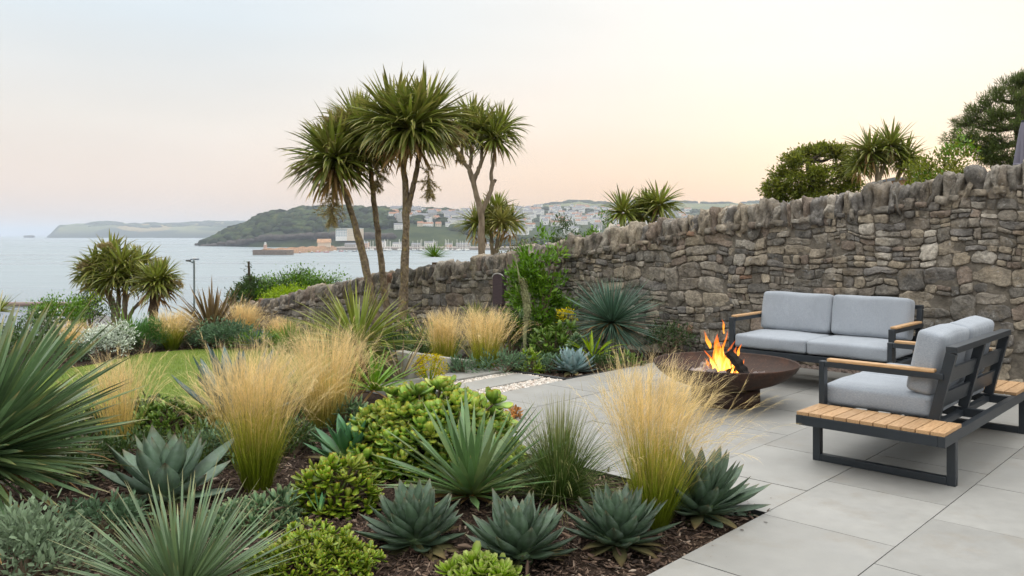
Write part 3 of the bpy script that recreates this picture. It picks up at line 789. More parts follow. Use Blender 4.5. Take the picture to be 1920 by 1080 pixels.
# ---------------------------------------------------------------- the stone wall
WU, WTH = 9.2, .40
WTOP = ([-3, 0, 2, 3, 4.15, 5.17, 6.1, 7.27, 8.28, 9.42, 11.4, 13.9, 16.4, 17.6], [2.48, 2.43, 2.22, 2.06, 1.92, 1.84, 1.69, 1.50, 1.31, 1.13, .88, .50, .02, -.2])
def wtop(v): return np.interp(v, *WTOP)
def clip_poly(P, a, n):          # keep the side where (p-a).n <= 0
    out = []; m = len(P)
    for i in range(m):
        p, q = P[i], P[(i+1) % m]
        dp = (p[0]-a[0])*n[0]+(p[1]-a[1])*n[1]; dq = (q[0]-a[0])*n[0]+(q[1]-a[1])*n[1]
        if dp <= 0: out.append(p)
        if (dp < 0 < dq) or (dq < 0 < dp):
            k = dp/(dp-dq); out.append((p[0]+(q[0]-p[0])*k, p[1]+(q[1]-p[1])*k))
    return out
def make_wall():
    root = empty('stone_wall', uv(WU+.2, 6, -.1), 0, 'long old rubble stone wall with upright coping stones, sloping down towards the sea', 'stone wall')
    inv = -np.array(root.location)
    CH = .26                     # coping height
    V0, V1 = -2.6, 17.4
    # rubble laid roughly in courses: the face is cut again and again into blocks and thin slabs, then warped
    zlo = -.62
    cells = []
    def cut(x0, x1, z0, z1, target):
        w, h = x1-x0, z1-z0
        if w*h < target and w/h < 4.6 and h < .34 and w < .58:
            cells.append((x0, x1, z0, z1)); return
        r = w/h
        if r > 2.6 or (r > 1.15 and rs.rand() < .34): vertical = True
        else: vertical = False
        if h < .095: vertical = True
        k = rs.uniform(.30, .70)
        t1, t2 = [target*rs.uniform(.55, 1.6) for _ in (0, 1)]
        t1, t2 = np.clip(t1, .0062, .095), np.clip(t2, .0062, .095)
        if vertical: cut(x0, x0+w*k, z0, z1, t1); cut(x0+w*k, x1, z0, z1, t2)
        else: cut(x0, x1, z0, z0+h*k, t1); cut(x0, x1, z0+h*k, z1, t2)
    ztop = 2.25; x = V0
    rowz = [(zlo, .05), (.05, .62), (.62, 1.15), (1.15, 1.7), (1.7, ztop)]
    for (za, zb) in rowz:
        x = V0
        while x < V1:
            w = rs.uniform(.7, 1.6); 
            if za < 1.2 or x < 8: cut(x, min(x+w, V1), za, zb, rs.choice([.013, .021, .034, .058])*(1.25 if x > 8.5 else 1))
            x += w
    def warp(x, z):
        p = Vector((x*1.7, z*2.1, 3.3)); q = Vector((x*4.2, z*5.2, 8.1))
        return (x+.075*mnoise.noise(p)+.026*mnoise.noise(q), z+.085*mnoise.noise(p+Vector((9, 4, 2)))+.030*mnoise.noise(q+Vector((5, 1, 7)))-.03*(x-4)*.6)
    mb = MB()
    for (x0, x1, z0, z1) in cells:
        w, h = x1-x0, z1-z0; g = rs.uniform(.002, .005)
        x0 += g; x1 -= g; z0 += g; z1 -= g
        w, h = x1-x0, z1-z0
        if w < .02 or h < .012: continue
        m_ = min(w, h)
        # corners knocked off unevenly
        P = []
        for (cx, cz, sx, sz) in ((x0, z0, 1, 1), (x1, z0, -1, 1), (x1, z1, -1, -1), (x0, z1, 1, -1)):
            a_, b_ = m_*rs.uniform(.03, .34)*min(2.2, w/h), m_*rs.uniform(.03, .30)
            p1, p2 = (cx, cz+sz*b_), (cx+sx*a_, cz)
            P += [p1, p2] if (sx*sz > 0) else [p2, p1]
        P = np.array(P); Q = []
        for k in range(len(P)):
            a_, b_ = P[k], P[(k+1) % len(P)]; m = max(1, int(np.hypot(*(b_-a_))/.035))
            for q in range(m): Q.append(a_+(b_-a_)*q/m+rs.randn(2)*min(.005, m_*.06))
        Q = np.array([warp(*q) for q in Q])
        c = Q.mean(0)
        top = float(wtop(c[0]))-CH+.04
        if c[1] > top or c[1] < -.12-.5*float(sstep(6.3, 9.5, c[0])): continue
        dep = float(np.clip(rs.normal(.020, .012), .003, .052))
        tilt = rs.randn(2)*.09; n = len(Q); rings = []; sd = Vector(rs.rand(3)*60)
        for sc_, hh in ((1.04, -.03), (1.0, dep*.35), (.965, dep*.86), (.80, dep), (.42, dep*1.04)):
            q = c+(Q-c)*sc_
            dd = np.full(n, hh)
            if hh > 0: dd = dd+(q-c)@tilt+np.array([mnoise.noise(Vector((a_*8, b_*9, 0))+sd)*.020+mnoise.noise(Vector((a_*25, b_*27, 4))+sd)*.009 for a_, b_ in q])
            rings.append(np.stack([q[:, 0], q[:, 1], dd], -1))
        R_ = np.concatenate(rings+[np.array([[c[0], c[1], rings[-1][:, 2].mean()]])])
        wv = np.stack([U[0]*(WU-R_[:, 2])+V[0]*R_[:, 0], U[1]*(WU-R_[:, 2])+V[1]*R_[:, 0], R_[:, 1]], -1)
        rn = rs.rand()
        mb.add(wv[:5*n].copy(), grid_faces(5, n, True)[:, ::-1], rnd=rn)
        mb.add(wv[4*n:].copy(), np.stack([(np.arange(n)+1) % n, np.arange(n), np.full(n, n)], -1), rnd=rn)
    # mortar core behind the faces
    vs = np.linspace(V0, V1, 60); tp = wtop(vs)-CH+.03
    core = MB()
    ring = []
    for k, v in enumerate(vs):
        for (u, z) in ((WU, -1.0), (WU, tp[k]), (WU+WTH, tp[k]), (WU+WTH, -1.0)):
            ring.append(uv(u, v, z))
    core.add(ring, grid_faces(60, 4, True), 1, smooth=False)
    core.add([uv(WU, V0, -1), uv(WU, V0, tp[0]), uv(WU+WTH, V0, tp[0]), uv(WU+WTH, V0, -1), uv(WU, V1, -1), uv(WU, V1, tp[-1]), uv(WU+WTH, V1, tp[-1]), uv(WU+WTH, V1, -1)], [(0, 1, 2, 3), (7, 6, 5, 4)], 1, smooth=False)
    mb.merge(core)
    # far face: big plain stones laid against the core
    for v in np.arange(V0+.2, V1, .42):
        z = -.4
        while z < float(wtop(v))-CH-.1:
            rock(mb, uv(WU+WTH, v+rs.uniform(-.08, .08), z), (.05, .2, .11), 3, rotz(math.atan2(U[1], U[0])), .1)
            z += .22
    for arr in mb.v: arr += inv
    ob = mb.build('masonry', [M_stone, M_mortar], root)
    import bmesh
    bm = bmesh.new(); bm.from_mesh(ob.data)
    for fc in bm.faces:
        if fc.material_index == 0 and fc.normal.dot(Vector((-U[0], -U[1], .0))) < -.3 and (fc.calc_center_median()+root.location).dot(Vector((U[0], U[1], 0))) < WU: fc.normal_flip()
    bm.to_mesh(ob.data); bm.free()
    # coping: rough stones set on edge
    cp = MB(); v = V0
    rt = rotz(math.atan2(U[1], U[0]))            # local x across the wall, local y along it
    while v < V1:
        big = rs.rand()
        w = rs.uniform(.05, .10) if big < .8 else rs.uniform(.10, .15)
        h = CH*rs.uniform(.84, 1.08) if big < .92 else CH*rs.uniform(1.10, 1.28)
        dep = rs.uniform(.17, .205)
        vc = v+w/2; zc = float(wtop(vc))-CH+h/2-.04
        lean = rs.normal(.06, .17)
        rock(cp, uv(WU+WTH/2-.045+rs.uniform(-.02, .02), vc, zc), (dep, w/2*1.10, h/2+.03), 6, rt@rotx(lean)@roty(rs.normal(0, .07))@rotz(rs.normal(0, .12)), .36, p=6.0)
        if rs.rand() < .35:      # packing stone
            rock(cp, uv(WU-.02, v, zc-h*.34), (.05, rs.uniform(.04, .07), rs.uniform(.025, .045)), 4, rt, .25)
        v += w*.97
    for arr in cp.v: arr += inv
    cp.build('coping', [M_stone], root)
    # low mortar bed under the coping
    bd = MB(); ring = []
    for v in vs:
        z = float(wtop(v))-CH
        for (u, dz) in ((WU+.03, -.02), (WU+.05, .12), (WU+WTH-.05, .12), (WU+WTH-.03, -.02)): ring.append(uv(u, v, z+dz)+inv)
    bd.add(ring, grid_faces(60, 4, True), smooth=False)
    bd.build('mortar_bed', [M_mortar], root)
make_wall()

# low rendered retaining wall beside the stepping slabs
def make_low_wall():
    mb = MB(); q = []; o = uv(6.0, 6.8)
    for (u, zt) in ((5.47, .27), (5.62, .26), (6.1, .15), (6.75, .02)):
        for (v, z) in ((6.93, -.5), (6.93, zt+.005), (6.66, zt), (6.66, -.5)): q.append(uv(u, v, z)-o)
    mb.add(q, grid_faces(4, 4, True), smooth=False); mb.add(q, [(3, 2, 1, 0), (12, 13, 14, 15)], smooth=False)
    ob = mb.build('low_wall', [M_concrete], None, o, bevel=.012); tag(ob, 'low pale concrete wall beside the stepping slabs, high at its left end and tapering to the right', 'low wall')
make_low_wall()

# hatch and post at the wall
def make_hatch():
    vv = 8.95; zc = .83
    root = empty('wall_hatch', uv(WU-.06, vv, .42), math.atan2(-U[0], U[1])+pi, 'dark purple brown arched board hatch with pale rim set in the stone wall', 'hatch')
    root.rotation_euler = (0, 0, math.atan2(V[1], V[0]))
    # local x along the wall, y towards the garden (+) after rotation
    sgn = 1
    w, h = .105, .47
    arch = [(-w, 0), (w, 0), (w, h-.06)]+[(w*cos(a), h-.06+.06*sin(a)) for a in np.linspace(.3, pi-.3, 7)]+[(-w, h-.06)]
    def slab(pts, y0, y1):
        n = len(pts); m = MB()
        v = [(x, y0, z) for x, z in pts]+[(x, y1, z) for x, z in pts]
        i = np.arange(n); j = (i+1) % n
        m.add(v, np.stack([i, j, j+n, i+n], -1), smooth=False)
        m.add(v, [(n, n+k, n+k+1) for k in range(1, n-1)]+[(0, k+1, k) for k in range(1, n-1)], smooth=False)
        return m
    slab(arch, -.05, .022).build('board', [M_hatch], root)
    rim = MB(); pts = [(x*1.14, .012, z*1.02) for x, z in arch[2:]]
    tube(rim, pts, .011, 6); rim.build('rim', [M_whiteline], root)
make_hatch()
def make_post():
    mb = MB(); p = W(964, 560, 12.25)
    z0 = terrain(p[0], p[1])-.05
    pts = np.array([(p[0], p[1], z0), (p[0]+.01, p[1], .3), (p[0]-.02, p[1], .8), (p[0]-.05, p[1], 1.22)])
    pts = spline(pts, 14)
    tube(mb, pts-pts[0], np.interp(np.linspace(0, 1, 14), [0, .6, .95, 1], [.085, .08, .05, .03])*(1+.1*rs.randn(14)), 9, rough=.1)
    tag(mb.build('gate_post', [simple('weathered post', (.15, .12, .09), .9, var=.35, scale=9, bump=.7, stretch=(1, 1, .2))], None, pts[0]), 'rough weathered upright post beside the wall hatch', 'post')
make_post()
# ---------------------------------------------------------------- coast, harbour and town
def ridge_land(name, mat, prof, base, depth, rough=3.0, nscale=.01, pxn=140, rows=22, hump=.55, kind='structure', pw=2):
    """a stretch of coast: height profile along the shore line, rising from the water and falling away behind"""
    prof = np.array(prof, float); base = np.array(base, float)
    px = np.linspace(prof[0, 0], prof[-1, 0], pxn)
    Db = np.interp(px, base[:, 0], base[:, 1]); Dp = np.interp(px, prof[:, 0], prof[:, 2])
    zt = EYE-(np.interp(px, prof[:, 0], prof[:, 1])-HZ)/F*Dp
    Vv = np.zeros((rows, pxn, 3))
    for i, s in enumerate(np.linspace(0, 1.6, rows)):
        D = Db+(Dp-Db)*s if s <= 1 else Dp+(s-1)*depth
        k = (1-(1-s)**pw)**hump if s <= 1 else 1-.5*(s-1)
        z = SEA-3+(zt-SEA+3)*k
        Vv[i, :, 0] = (px-960)/F*D; Vv[i, :, 1] = D; Vv[i, :, 2] = z
    for i in range(rows):
        for j in range(pxn):
            p = Vv[i, j]
            a = mnoise.fractal(Vector((p[0]*nscale, p[1]*nscale, 0)), 1.0, 2.0, 4)
            w = min(1, i/4)
            if 0 < i: Vv[i, j, 2] += a*rough*w*(.25 if .9 < 1.6*i/(rows-1) < 1.1 else 1)
    mb = MB(); mb.add(Vv.reshape(-1, 3), grid_faces(rows, pxn))
    o = mb.build(name, [mat]); tag(o, kind=kind)
    return Vv
def land_at(Vv, fx, fs):
    r, c = Vv.shape[:2]; i = fs*(r-1); j = fx*(c-1)
    i0, j0 = min(int(i), r-2), min(int(j), c-2); a, b = i-i0, j-j0
    return (Vv[i0, j0]*(1-a)+Vv[i0+1, j0]*a)*(1-b)+(Vv[i0, j0+1]*(1-a)+Vv[i0+1, j0+1]*a)*b
HEAD = ridge_land('headland_terrain', M_head, [(88, 446, 5900), (96, 440, 5950), (106, 427, 6000), (112, 421, 6050), (130, 422, 6100), (165, 419, 6300), (195, 416.5, 6400), (220, 417.5, 6500), (245, 420, 6600), (300, 421.5, 6700), (330, 420, 6800), (400, 417, 7000), (520, 418, 7200)],
    [(88, 5600), (250, 5400), (520, 5300)], 900, 22, .0032, 150, 24, .8, pw=1.6)
rock(m_ := MB(), W(55, 444.5, 5850), (30, 30, 13), 4, None, .3); tag(m_.build('sea_rock', [M_rockshore]), 'small dark rock islet off the tip of the far headland', 'sea rock')
HILL = ridge_land('hillside_terrain', M_hill, [(385, 459, 1640), (402, 452, 1700), (420, 440, 1780), (438, 432.5, 1830), (455, 430, 1850), (472, 421, 1900), (486, 412, 1950), (500, 406, 2000), (518, 404, 2000), (540, 404, 2020), (565, 400, 2050), (590, 398, 2060), (625, 396.5, 2050), (660, 397, 2050), (720, 398, 2050), (800, 400, 2050), (850, 404, 2050), (890, 418, 1900), (930, 440, 1700), (960, 452, 1500), (1060, 458, 1450), (1200, 460, 1400)],
    [(385, 1560), (420, 1520), (470, 1440), (560, 1370), (640, 1290), (900, 1270), (1200, 1270)], 420, 7, .006, 150, 24, .62)
TOWN = ridge_land('town_hill_terrain', M_hill, [(700, 404, 2700), (800, 399, 2700), (900, 397, 2750), (960, 394, 2800), (1010, 390, 2800), (1060, 388, 2850), (1120, 390, 2900), (1200, 392, 2900), (1300, 394, 2900), (1420, 396, 2900)],
    [(700, 1500), (1000, 1400), (1420, 1400)], 600, 8, .004, 110, 22, 1.0, pw=1.15)
BACK = ridge_land('back_hill_terrain', M_hill_field, [(940, 402, 3900), (990, 392, 4000), (1030, 386, 4000), (1085, 380, 4050), (1110, 382, 4050), (1150, 384, 4100), (1195, 379, 4200), (1260, 380, 4300), (1340, 384, 4300), (1380, 383, 4300), (1600, 385, 4400)],
    [(940, 3100), (1600, 3100)], 900, 9, .003, 100, 20, .7)
for i, (px, py, D, s) in enumerate(((393, 456.5, 1600, (9, 7, 5)), (371, 458.6, 1620, (6, 4, 2.5)))):
    m_ = MB(); rock(m_, W(px, py, D), s, 4, None, .35)
    tag(m_.build('sea_rock', [M_rockshore]), ['jagged dark rock at the point of the wooded hill', 'low dark rock in the water just off the wooded point'][i], 'sea rock')
m_ = MB()
for j in range(60):
    f = j/59*.42; p = land_at(HILL, f, .045); rock(m_, p+np.array([rs.uniform(-6, 6), -10, -1]), (rs.uniform(6, 11), 6, rs.uniform(2.5, 5.5)), 3, None, .35)
tag(m_.build('shore_rocks', [M_rockshore]), 'dark rocky shoreline along the foot of the wooded hill', 'shore rocks', kind='stuff')

def blob(mb, c, s, n=4, jag=.3):
    rock(mb, c, s, n, None, jag, p=2.2)
def make_woods():
    mb = MB()
    for _ in range(2300):
        fx, fs = rs.rand()**.95, rs.uniform(.06, .66)
        p = land_at(HILL, fx, fs)
        px = 960+p[0]/p[1]*F
        if rs.rand() < .48*float(sstep(700, 880, px)) and .10 < fs < .44: continue
        if 735 < px < 850 and fs < .135: continue
        if 600 < px < 705 and fs < .085: continue
        s = rs.uniform(5, 10.5)
        blob(mb, p+np.array([0, 0, s*.45]), (s*rs.uniform(.9, 1.5), s*1.1, s*rs.uniform(.6, .95)), 3 if rs.rand() < .6 else 4)
    tag(mb.build('hillside_woodland', [M_wood]), 'dense dark green woodland covering the hill across the bay', 'woodland', kind='stuff')
    mb = MB()
    for _ in range(620):
        p = land_at(TOWN, rs.rand(), rs.uniform(.3, .66)); s = rs.uniform(4, 9)
        blob(mb, p+np.array([0, 0, s*.2]), (s*1.4, s, s*.7), 3)
    for _ in range(260):
        p = land_at(BACK, rs.rand(), rs.uniform(.45, .66)); s = rs.uniform(7, 15)
        blob(mb, p+np.array([0, 0, s*.2]), (s*1.8, s, s*.7), 3)
    for _ in range(420):
        p = land_at(HEAD, rs.uniform(.12, 1)**.8, rs.uniform(.30, .66)); s = rs.uniform(8, 19)
        blob(mb, p, (s*2.2, s, s*.7), 3)
    tag(mb.build('town_woodland', [M_wood]), 'scattered trees and hedgerows among the hillside houses and far fields', 'woodland', kind='stuff')
make_woods()

def house_mesh(w, d, h, rh, wall, roof, chim=True):
    mb = MB()
    box(mb, (-w/2, -d/2, -4), (w/2, d/2, h), 0)
    e = .35
    v = [(-w/2-e, -d/2-e, h-.1), (w/2+e, -d/2-e, h-.1), (w/2+e, d/2+e, h-.1), (-w/2-e, d/2+e, h-.1), (-w/2-e, 0, h+rh), (w/2+e, 0, h+rh)]
    mb.add(v, [(0, 1, 5, 4), (2, 3, 4, 5)], 1, smooth=False); mb.add(v, [(1, 2, 5), (3, 0, 4)], 0, smooth=False); mb.add(v, [(3, 2, 1, 0)], 1, smooth=False)
    nw = max(2, int(w/2.6))
    for st in range(max(1, int(h/2.8))):
        for i in range(nw):
            x = -w/2+(i+.5)*w/nw; z = .9+st*2.7
            box(mb, (x-.5, -d/2-.04, z), (x+.5, -d/2+.1, z+1.2), 2)
    if chim: box(mb, (w*.3, -.5, h+rh*.3), (w*.3+1, .5, h+rh+1.2), 1)
    return mb.mesh('house', [wall, roof, M_glassdark])
HM = [house_mesh(9, 8, 5.2, 2.8, M_render_white, M_slate), house_mesh(13, 8, 5.4, 2.6, M_render_white, M_slate), house_mesh(18, 8, 5.4, 2.7, M_render_white, M_tileroof),
      house_mesh(10, 9, 5.6, 3.2, M_render_cream, M_tileroof), house_mesh(24, 9, 8.0, 3.0, M_render_white, M_slate), house_mesh(9, 9, 5.2, 3.2, M_render_pink, M_slate), house_mesh(14, 9, 7.6, 3.0, M_render_grey, M_slate)]
def put_house(me, p, rz, label, group, name='house', s=1.0):
    o = bpy.data.objects.new(name, me); o.location = tuple(float(c) for c in p); o.rotation_euler = (0, 0, rz); o.scale = (s, s, s)
    COL.objects.link(o); tag(o, label, 'house', group); return o
def make_town():
    n = 0; taken = []
    while n < 285:
        px = rs.uniform(770, 1290); fx = (px-700)/720
        fs = rs.uniform(.12, .60) if px > 940 else rs.uniform(.45, .60)
        p = land_at(TOWN, fx, fs)
        if any(abs(p[0]-a) < 19 and abs(p[1]-b) < 15 for a, b in taken): continue
        taken.append((p[0], p[1]))
        me = HM[rs.choice(7, p=[.26, .24, .16, .10, .12, .06, .06])]
        put_house(me, p+np.array([0, 0, 2.0]), rs.normal(0, .35), 'small pale house among the many on the hillside town across the bay', 'houses of the hillside town', s=1.2); n += 1
    for j in range(95):
        px = rs.uniform(735, 960); fx = (px-385)/815; p = land_at(HILL, fx, rs.uniform(.13, .44))
        put_house(HM[rs.choice(7)], p+np.array([0, 0, 3.5]), rs.normal(0, .4), 'small house half hidden by trees on the wooded hill', 'houses on the wooded hill', s=1.15)
    for px, py, D, k, lab in ((752, 430, 1384, 4, 'long white hotel among trees, left of the thick cordyline trunk'), (788, 424, 1415, 3, 'cream gabled villa with clay roof right of the thick cordyline trunk'), (803, 425, 1418, 2, 'white terrace with orange tiled roof right of the cream villa'), (822, 425, 1420, 3, 'second cream villa at the right end of the orange roofed terrace'), (840, 424, 1424, 0, 'small white house right of the orange roofed villas')):
        put_house(HM[k], W(px, py, D), 0, lab, None, s=.95)
    # white apartment block above the harbour
    root = empty('apartment_block', W(657, 444, 1318), -.12, 'white flat roofed apartment block above the harbour on the wooded hill', 'apartment block'); root.scale = (.84, .84, .80)
    a = MB(); box(a, (-27, -6, -8), (-4, 6, 15)); a.build('glazed_wing', [M_render_white], root)
    b = MB(); box(b, (-4, -8, -8), (24, 6, 16)); b.build('main_wing', [M_render_cream], root)
    w = MB()
    for i in range(7):
        for z in (1, 4.5, 8, 11.5): box(w, (-26+i*3.1, -6.15, z), (-24+i*3.1, -5.9, z+2.2))
    w.build('window_band', [simple('pale glass', (.30, .36, .40), .2)], root)
    w = MB()
    for i in range(6):
        for z in (2, 6, 10): box(w, (-1+i*4.1, -8.15, z), (.6+i*4.1, -7.9, z+1.8))
    w.build('window_band', [simple('cream shade', (.42, .36, .30), .4)], root)
    r = MB(); box(r, (-27.5, -8.5, 16.01), (24.5, 6.5, 16.9)); r.build('roof', [M_render_white], root)
make_town()

def make_harbour():
    root = empty('harbour_pier', (-256, 890, SEA), 0, 'orange stone harbour pier reaching out into the bay', 'pier')
    m = MB()
    A = np.array([-262., 874]); B = np.array([-246., 1130])
    d = unit(B-A); nrm = np.array([d[1], -d[0]])
    n = 26; q = []
    for i in range(n):
        c = A+(B-A)*i/(n-1)
        for (o, z) in ((7.5, -3), (6, 4.8), (3.2, 4.9), (3.0, 6.6+.5*sin(i*1.7)), (0, 6.6+.5*sin(i*1.7)), (0, 4.9), (-7, 4.8), (-8, -3)):
            p = c+nrm*o; q.append((p[0]+256, p[1]-890, z+rs.uniform(-.15, .15)))
    m.add(q, grid_faces(n, 8, True), smooth=False); m.add(q, [(3, 2, 1, 0), (7, 6, 5, 4), (4, 7, 0, 3)], smooth=False)
    m.build('sea_wall', [M_pierstone], root)
    rh = MB(); prism(rh, [(-18, -17), (18, -17), (22, -4), (16, 6), (-14, 6), (-20, -6)], -3, 5.2); rh.build('pier_head', [M_piertop], root)
    t = empty('harbour_light', (-262, 878, SEA+5.2), 0, 'small pale harbour lighthouse on the end of the pier', 'lighthouse')
    a = MB(); lathe(a, [(2.3, 0), (2.1, 1), (1.6, 5), (2.1, 5.1), (2.1, 5.6), (0, 5.6)], 16); a.build('tower', [M_render_pink], t)
    a = MB(); lathe(a, [(1.2, 5.6), (1.2, 7.2), (1.5, 7.3), (0, 8.6)], 16); a.build('lantern', [M_render_white], t)
    hs = empty('pier_house', (-249, 1096, SEA+5), .1, 'cream gabled building at the landward end of the pier', 'building')
    a = MB(); box(a, (-8, -5, 0), (8, 5, 6)); a.build('wall', [M_render_cream], hs)
    a = MB(); a.add([(-9, -6, 6), (9, -6, 6), (9, 6, 6), (-9, 6, 6), (-9, 0, 11), (9, 0, 11)], [(0, 1, 5, 4), (2, 3, 4, 5), (3, 2, 1, 0)], smooth=False); a.add([(-9, -6, 6), (9, -6, 6), (9, 6, 6), (-9, 6, 6), (-9, 0, 11), (9, 0, 11)], [(1, 2, 5), (3, 0, 4)], smooth=False); a.build('roof', [M_pierstone], hs)
    # quay
    m = MB(); box(m, (-262, 1150, -23), (420, 1276, SEA+3.4)); tag(m.build('quayside', [simple('quay concrete', (.24, .20, .17), .9, var=.3, scale=.06)]), kind='structure')
    m = MB(); box(m, (30, 1086, -23), (420, 1110, SEA+5.2)); tag(m.build('breakwater', [M_piertop]), 'long grey breakwater behind the garden wall top, right of the marina', 'breakwater')
    # quayside sheds
    for i, (x, w, h, mt) in enumerate(((-236, 16, 4, M_render_grey), (-212, 14, 6, M_render_pink), (-190, 9, 7, M_render_white), (-166, 18, 5, M_render_white), (-140, 12, 4, M_render_grey), (-118, 15, 6.5, M_render_white), (-92, 10, 4, M_render_pink), (-70, 20, 4.5, M_render_grey), (-40, 14, 5, M_render_cream), (60, 24, 5, M_render_cream))):
        put_house(house_mesh(w, 12, h, 2.2, mt, M_slate, False), (x, 1196+rs.uniform(-20, 20), SEA+3.4), 0, 'low pale shed on the harbour quay behind the boats', 'sheds on the harbour quay', 'quay_shed')
    # boats
    def hull(L, mat, mast, cabin=True):
        mb = MB(); n = 9; q = []
        for i in range(n):
            s = i/(n-1); w = L*.16*(1-max(0, s-.45)**2*3.2)*(.8+.2*min(1, s*4)); w = max(w, .02)
            z = .9+.35*s
            for (a, b) in ((-w, z), (-w*.7, -.3), (w*.7, -.3), (w, z)): q.append((s*L-L/2, a, b))
        mb.add(q, grid_faces(n, 4, True), 0, smooth=False)
        if cabin: box(mb, (-L*.2, -L*.09, .9), (L*.15, L*.09, 2.0), 1)
        if mast:
            tube(mb, [(L*.08, 0, 1), (L*.08, 0, mast)], .30, 6, 2); tube(mb, [(L*.08, 0, 2.3), (-L*.4, 0, 2.5)], .22, 6, 1)
        return mb.mesh('boat', [mat, M_render_white, M_mast])
    BM = [hull(9, M_hull, 13), hull(11, M_hull, 15.5), hull(7, M_hull_dark, 0), hull(8, M_hull, 0), hull(10, M_hull_dark, 14), hull(7, M_hull_red, 0)]
    def boat(me, x, y, rz, label, group, nm='moored_boat'):
        o = bpy.data.objects.new(nm, me); o.location = (x, y, SEA-.1); o.rotation_euler = (0, 0, rz); COL.objects.link(o); tag(o, label, 'boat', group)
    for i in range(44):
        px = rs.uniform(680, 885); D = rs.uniform(1090, 1145)
        k = rs.choice([0, 1, 4, 3, 0, 1]); boat(BM[k], (px-960)/F*D, D, rs.normal(1.5, .4), 'moored yacht with a bare mast in the crowded marina', 'yachts in the marina')
    for px, D in ((585, 980), (562, 960), (628, 1040), (640, 1060), (650, 1030), (665, 1050), (596, 1010), (612, 1000), (678, 1070)):
        boat(BM[rs.choice([2, 3, 5, 3])], (px-960)/F*D, D, rs.uniform(0, 3), 'small open motor boat lying beside the stone pier', 'motor boats beside the pier')
    boat(BM[2], (365-960)/F*705, 705, .2, 'lone dark motor boat out on the open bay above the lamp post', None, 'motor_boat')
    boat(BM[3], (228-960)/F*5000, 5000, .2, 'tiny white boat far out below the distant headland', None, 'motor_boat')
make_harbour()

def make_lower_house():
    root = empty('lower_house', (-20.6, 32, -6.5), .03, 'slate roofed white house on the slope below the garden, left of the cordylines', 'house')
    a = MB(); box(a, (-6, -3, 0), (4, 3, 4.2)); a.build('wall', [M_render_white], root)
    r = MB(); v = [(-6.4, -3.5, 4.0), (4.4, -3.5, 4.0), (4.4, 3.5, 4.0), (-6.4, 3.5, 4.0), (-6.4, 0, 5.25), (4.0, 0, 5.25)]
    r.add(v, [(0, 1, 5, 4), (2, 3, 4, 5), (3, 2, 1, 0)], smooth=False); r.add(v, [(1, 2, 5), (3, 0, 4)], smooth=False)
    rf = r.build('roof', [simple('blue grey slate', (.16, .18, .21), .6, var=.15, scale=3)], root)
    c = MB(); tube(c, [(-6.5, 0, 5.29), (4.05, 0, 5.29)], .10, 8); c.build('ridge_tiles', [simple('ridge tile', (.20, .14, .13), .8)], rf)
    w = MB(); box(w, (-4, -3.05, 1.6), (-2.8, -2.9, 3)); box(w, (0, -3.05, 1.6), (1.2, -2.9, 3)); w.build('window', [M_glassdark], root)
make_lower_house()
def make_lamp_post():
    p = W(364, 490, 36); p2 = W(361, 640, 36)
    z0 = float(terrain(p[0], p[1]))
    root = empty('street_lamp', (p[0], p[1], z0), 0, 'slim grey street lamp with a short curved arm standing before the sea', 'street lamp')
    h = p[2]-z0
    m = MB(); tube(m, spline([(0, 0, 0), (0, 0, h*.5), (0, 0, h-.25), (-.05, 0, h-.06), (-.22, 0, h+.02)], 30), np.interp(np.linspace(0, 1, 30), [0, .3, 1], [.055, .045, .035]), 10); m.build('pole', [M_lamp_metal], root)
    l = MB(); cushion(l, (-.36, -.05, h-.0), (-.14, .05, h+.06), .02, .01, 6, 0); l.build('lamp_head', [M_black], root)
make_lamp_post()
def make_garden_rail():
    m = MB(); a = W(285, 611, 21); b = W(345, 596, 22)
    for k in range(4):
        q = a+(b-a)*k/3; bar(m, (q[0], q[1], q[2]-1.0), (q[0], q[1], q[2]), .07, .07)
    bar(m, a, b, .08, .10); bar(m, a-np.array([0, 0, .45]), b-np.array([0, 0, .45]), .06, .08)
    o = a.copy(); o[2] -= 1
    for q in m.v: q -= o
    tag(m.build('timber_rail', [M_bark_dark], None, o), 'short dark timber rail fence behind the stubby cordyline', 'rail fence')
make_garden_rail()
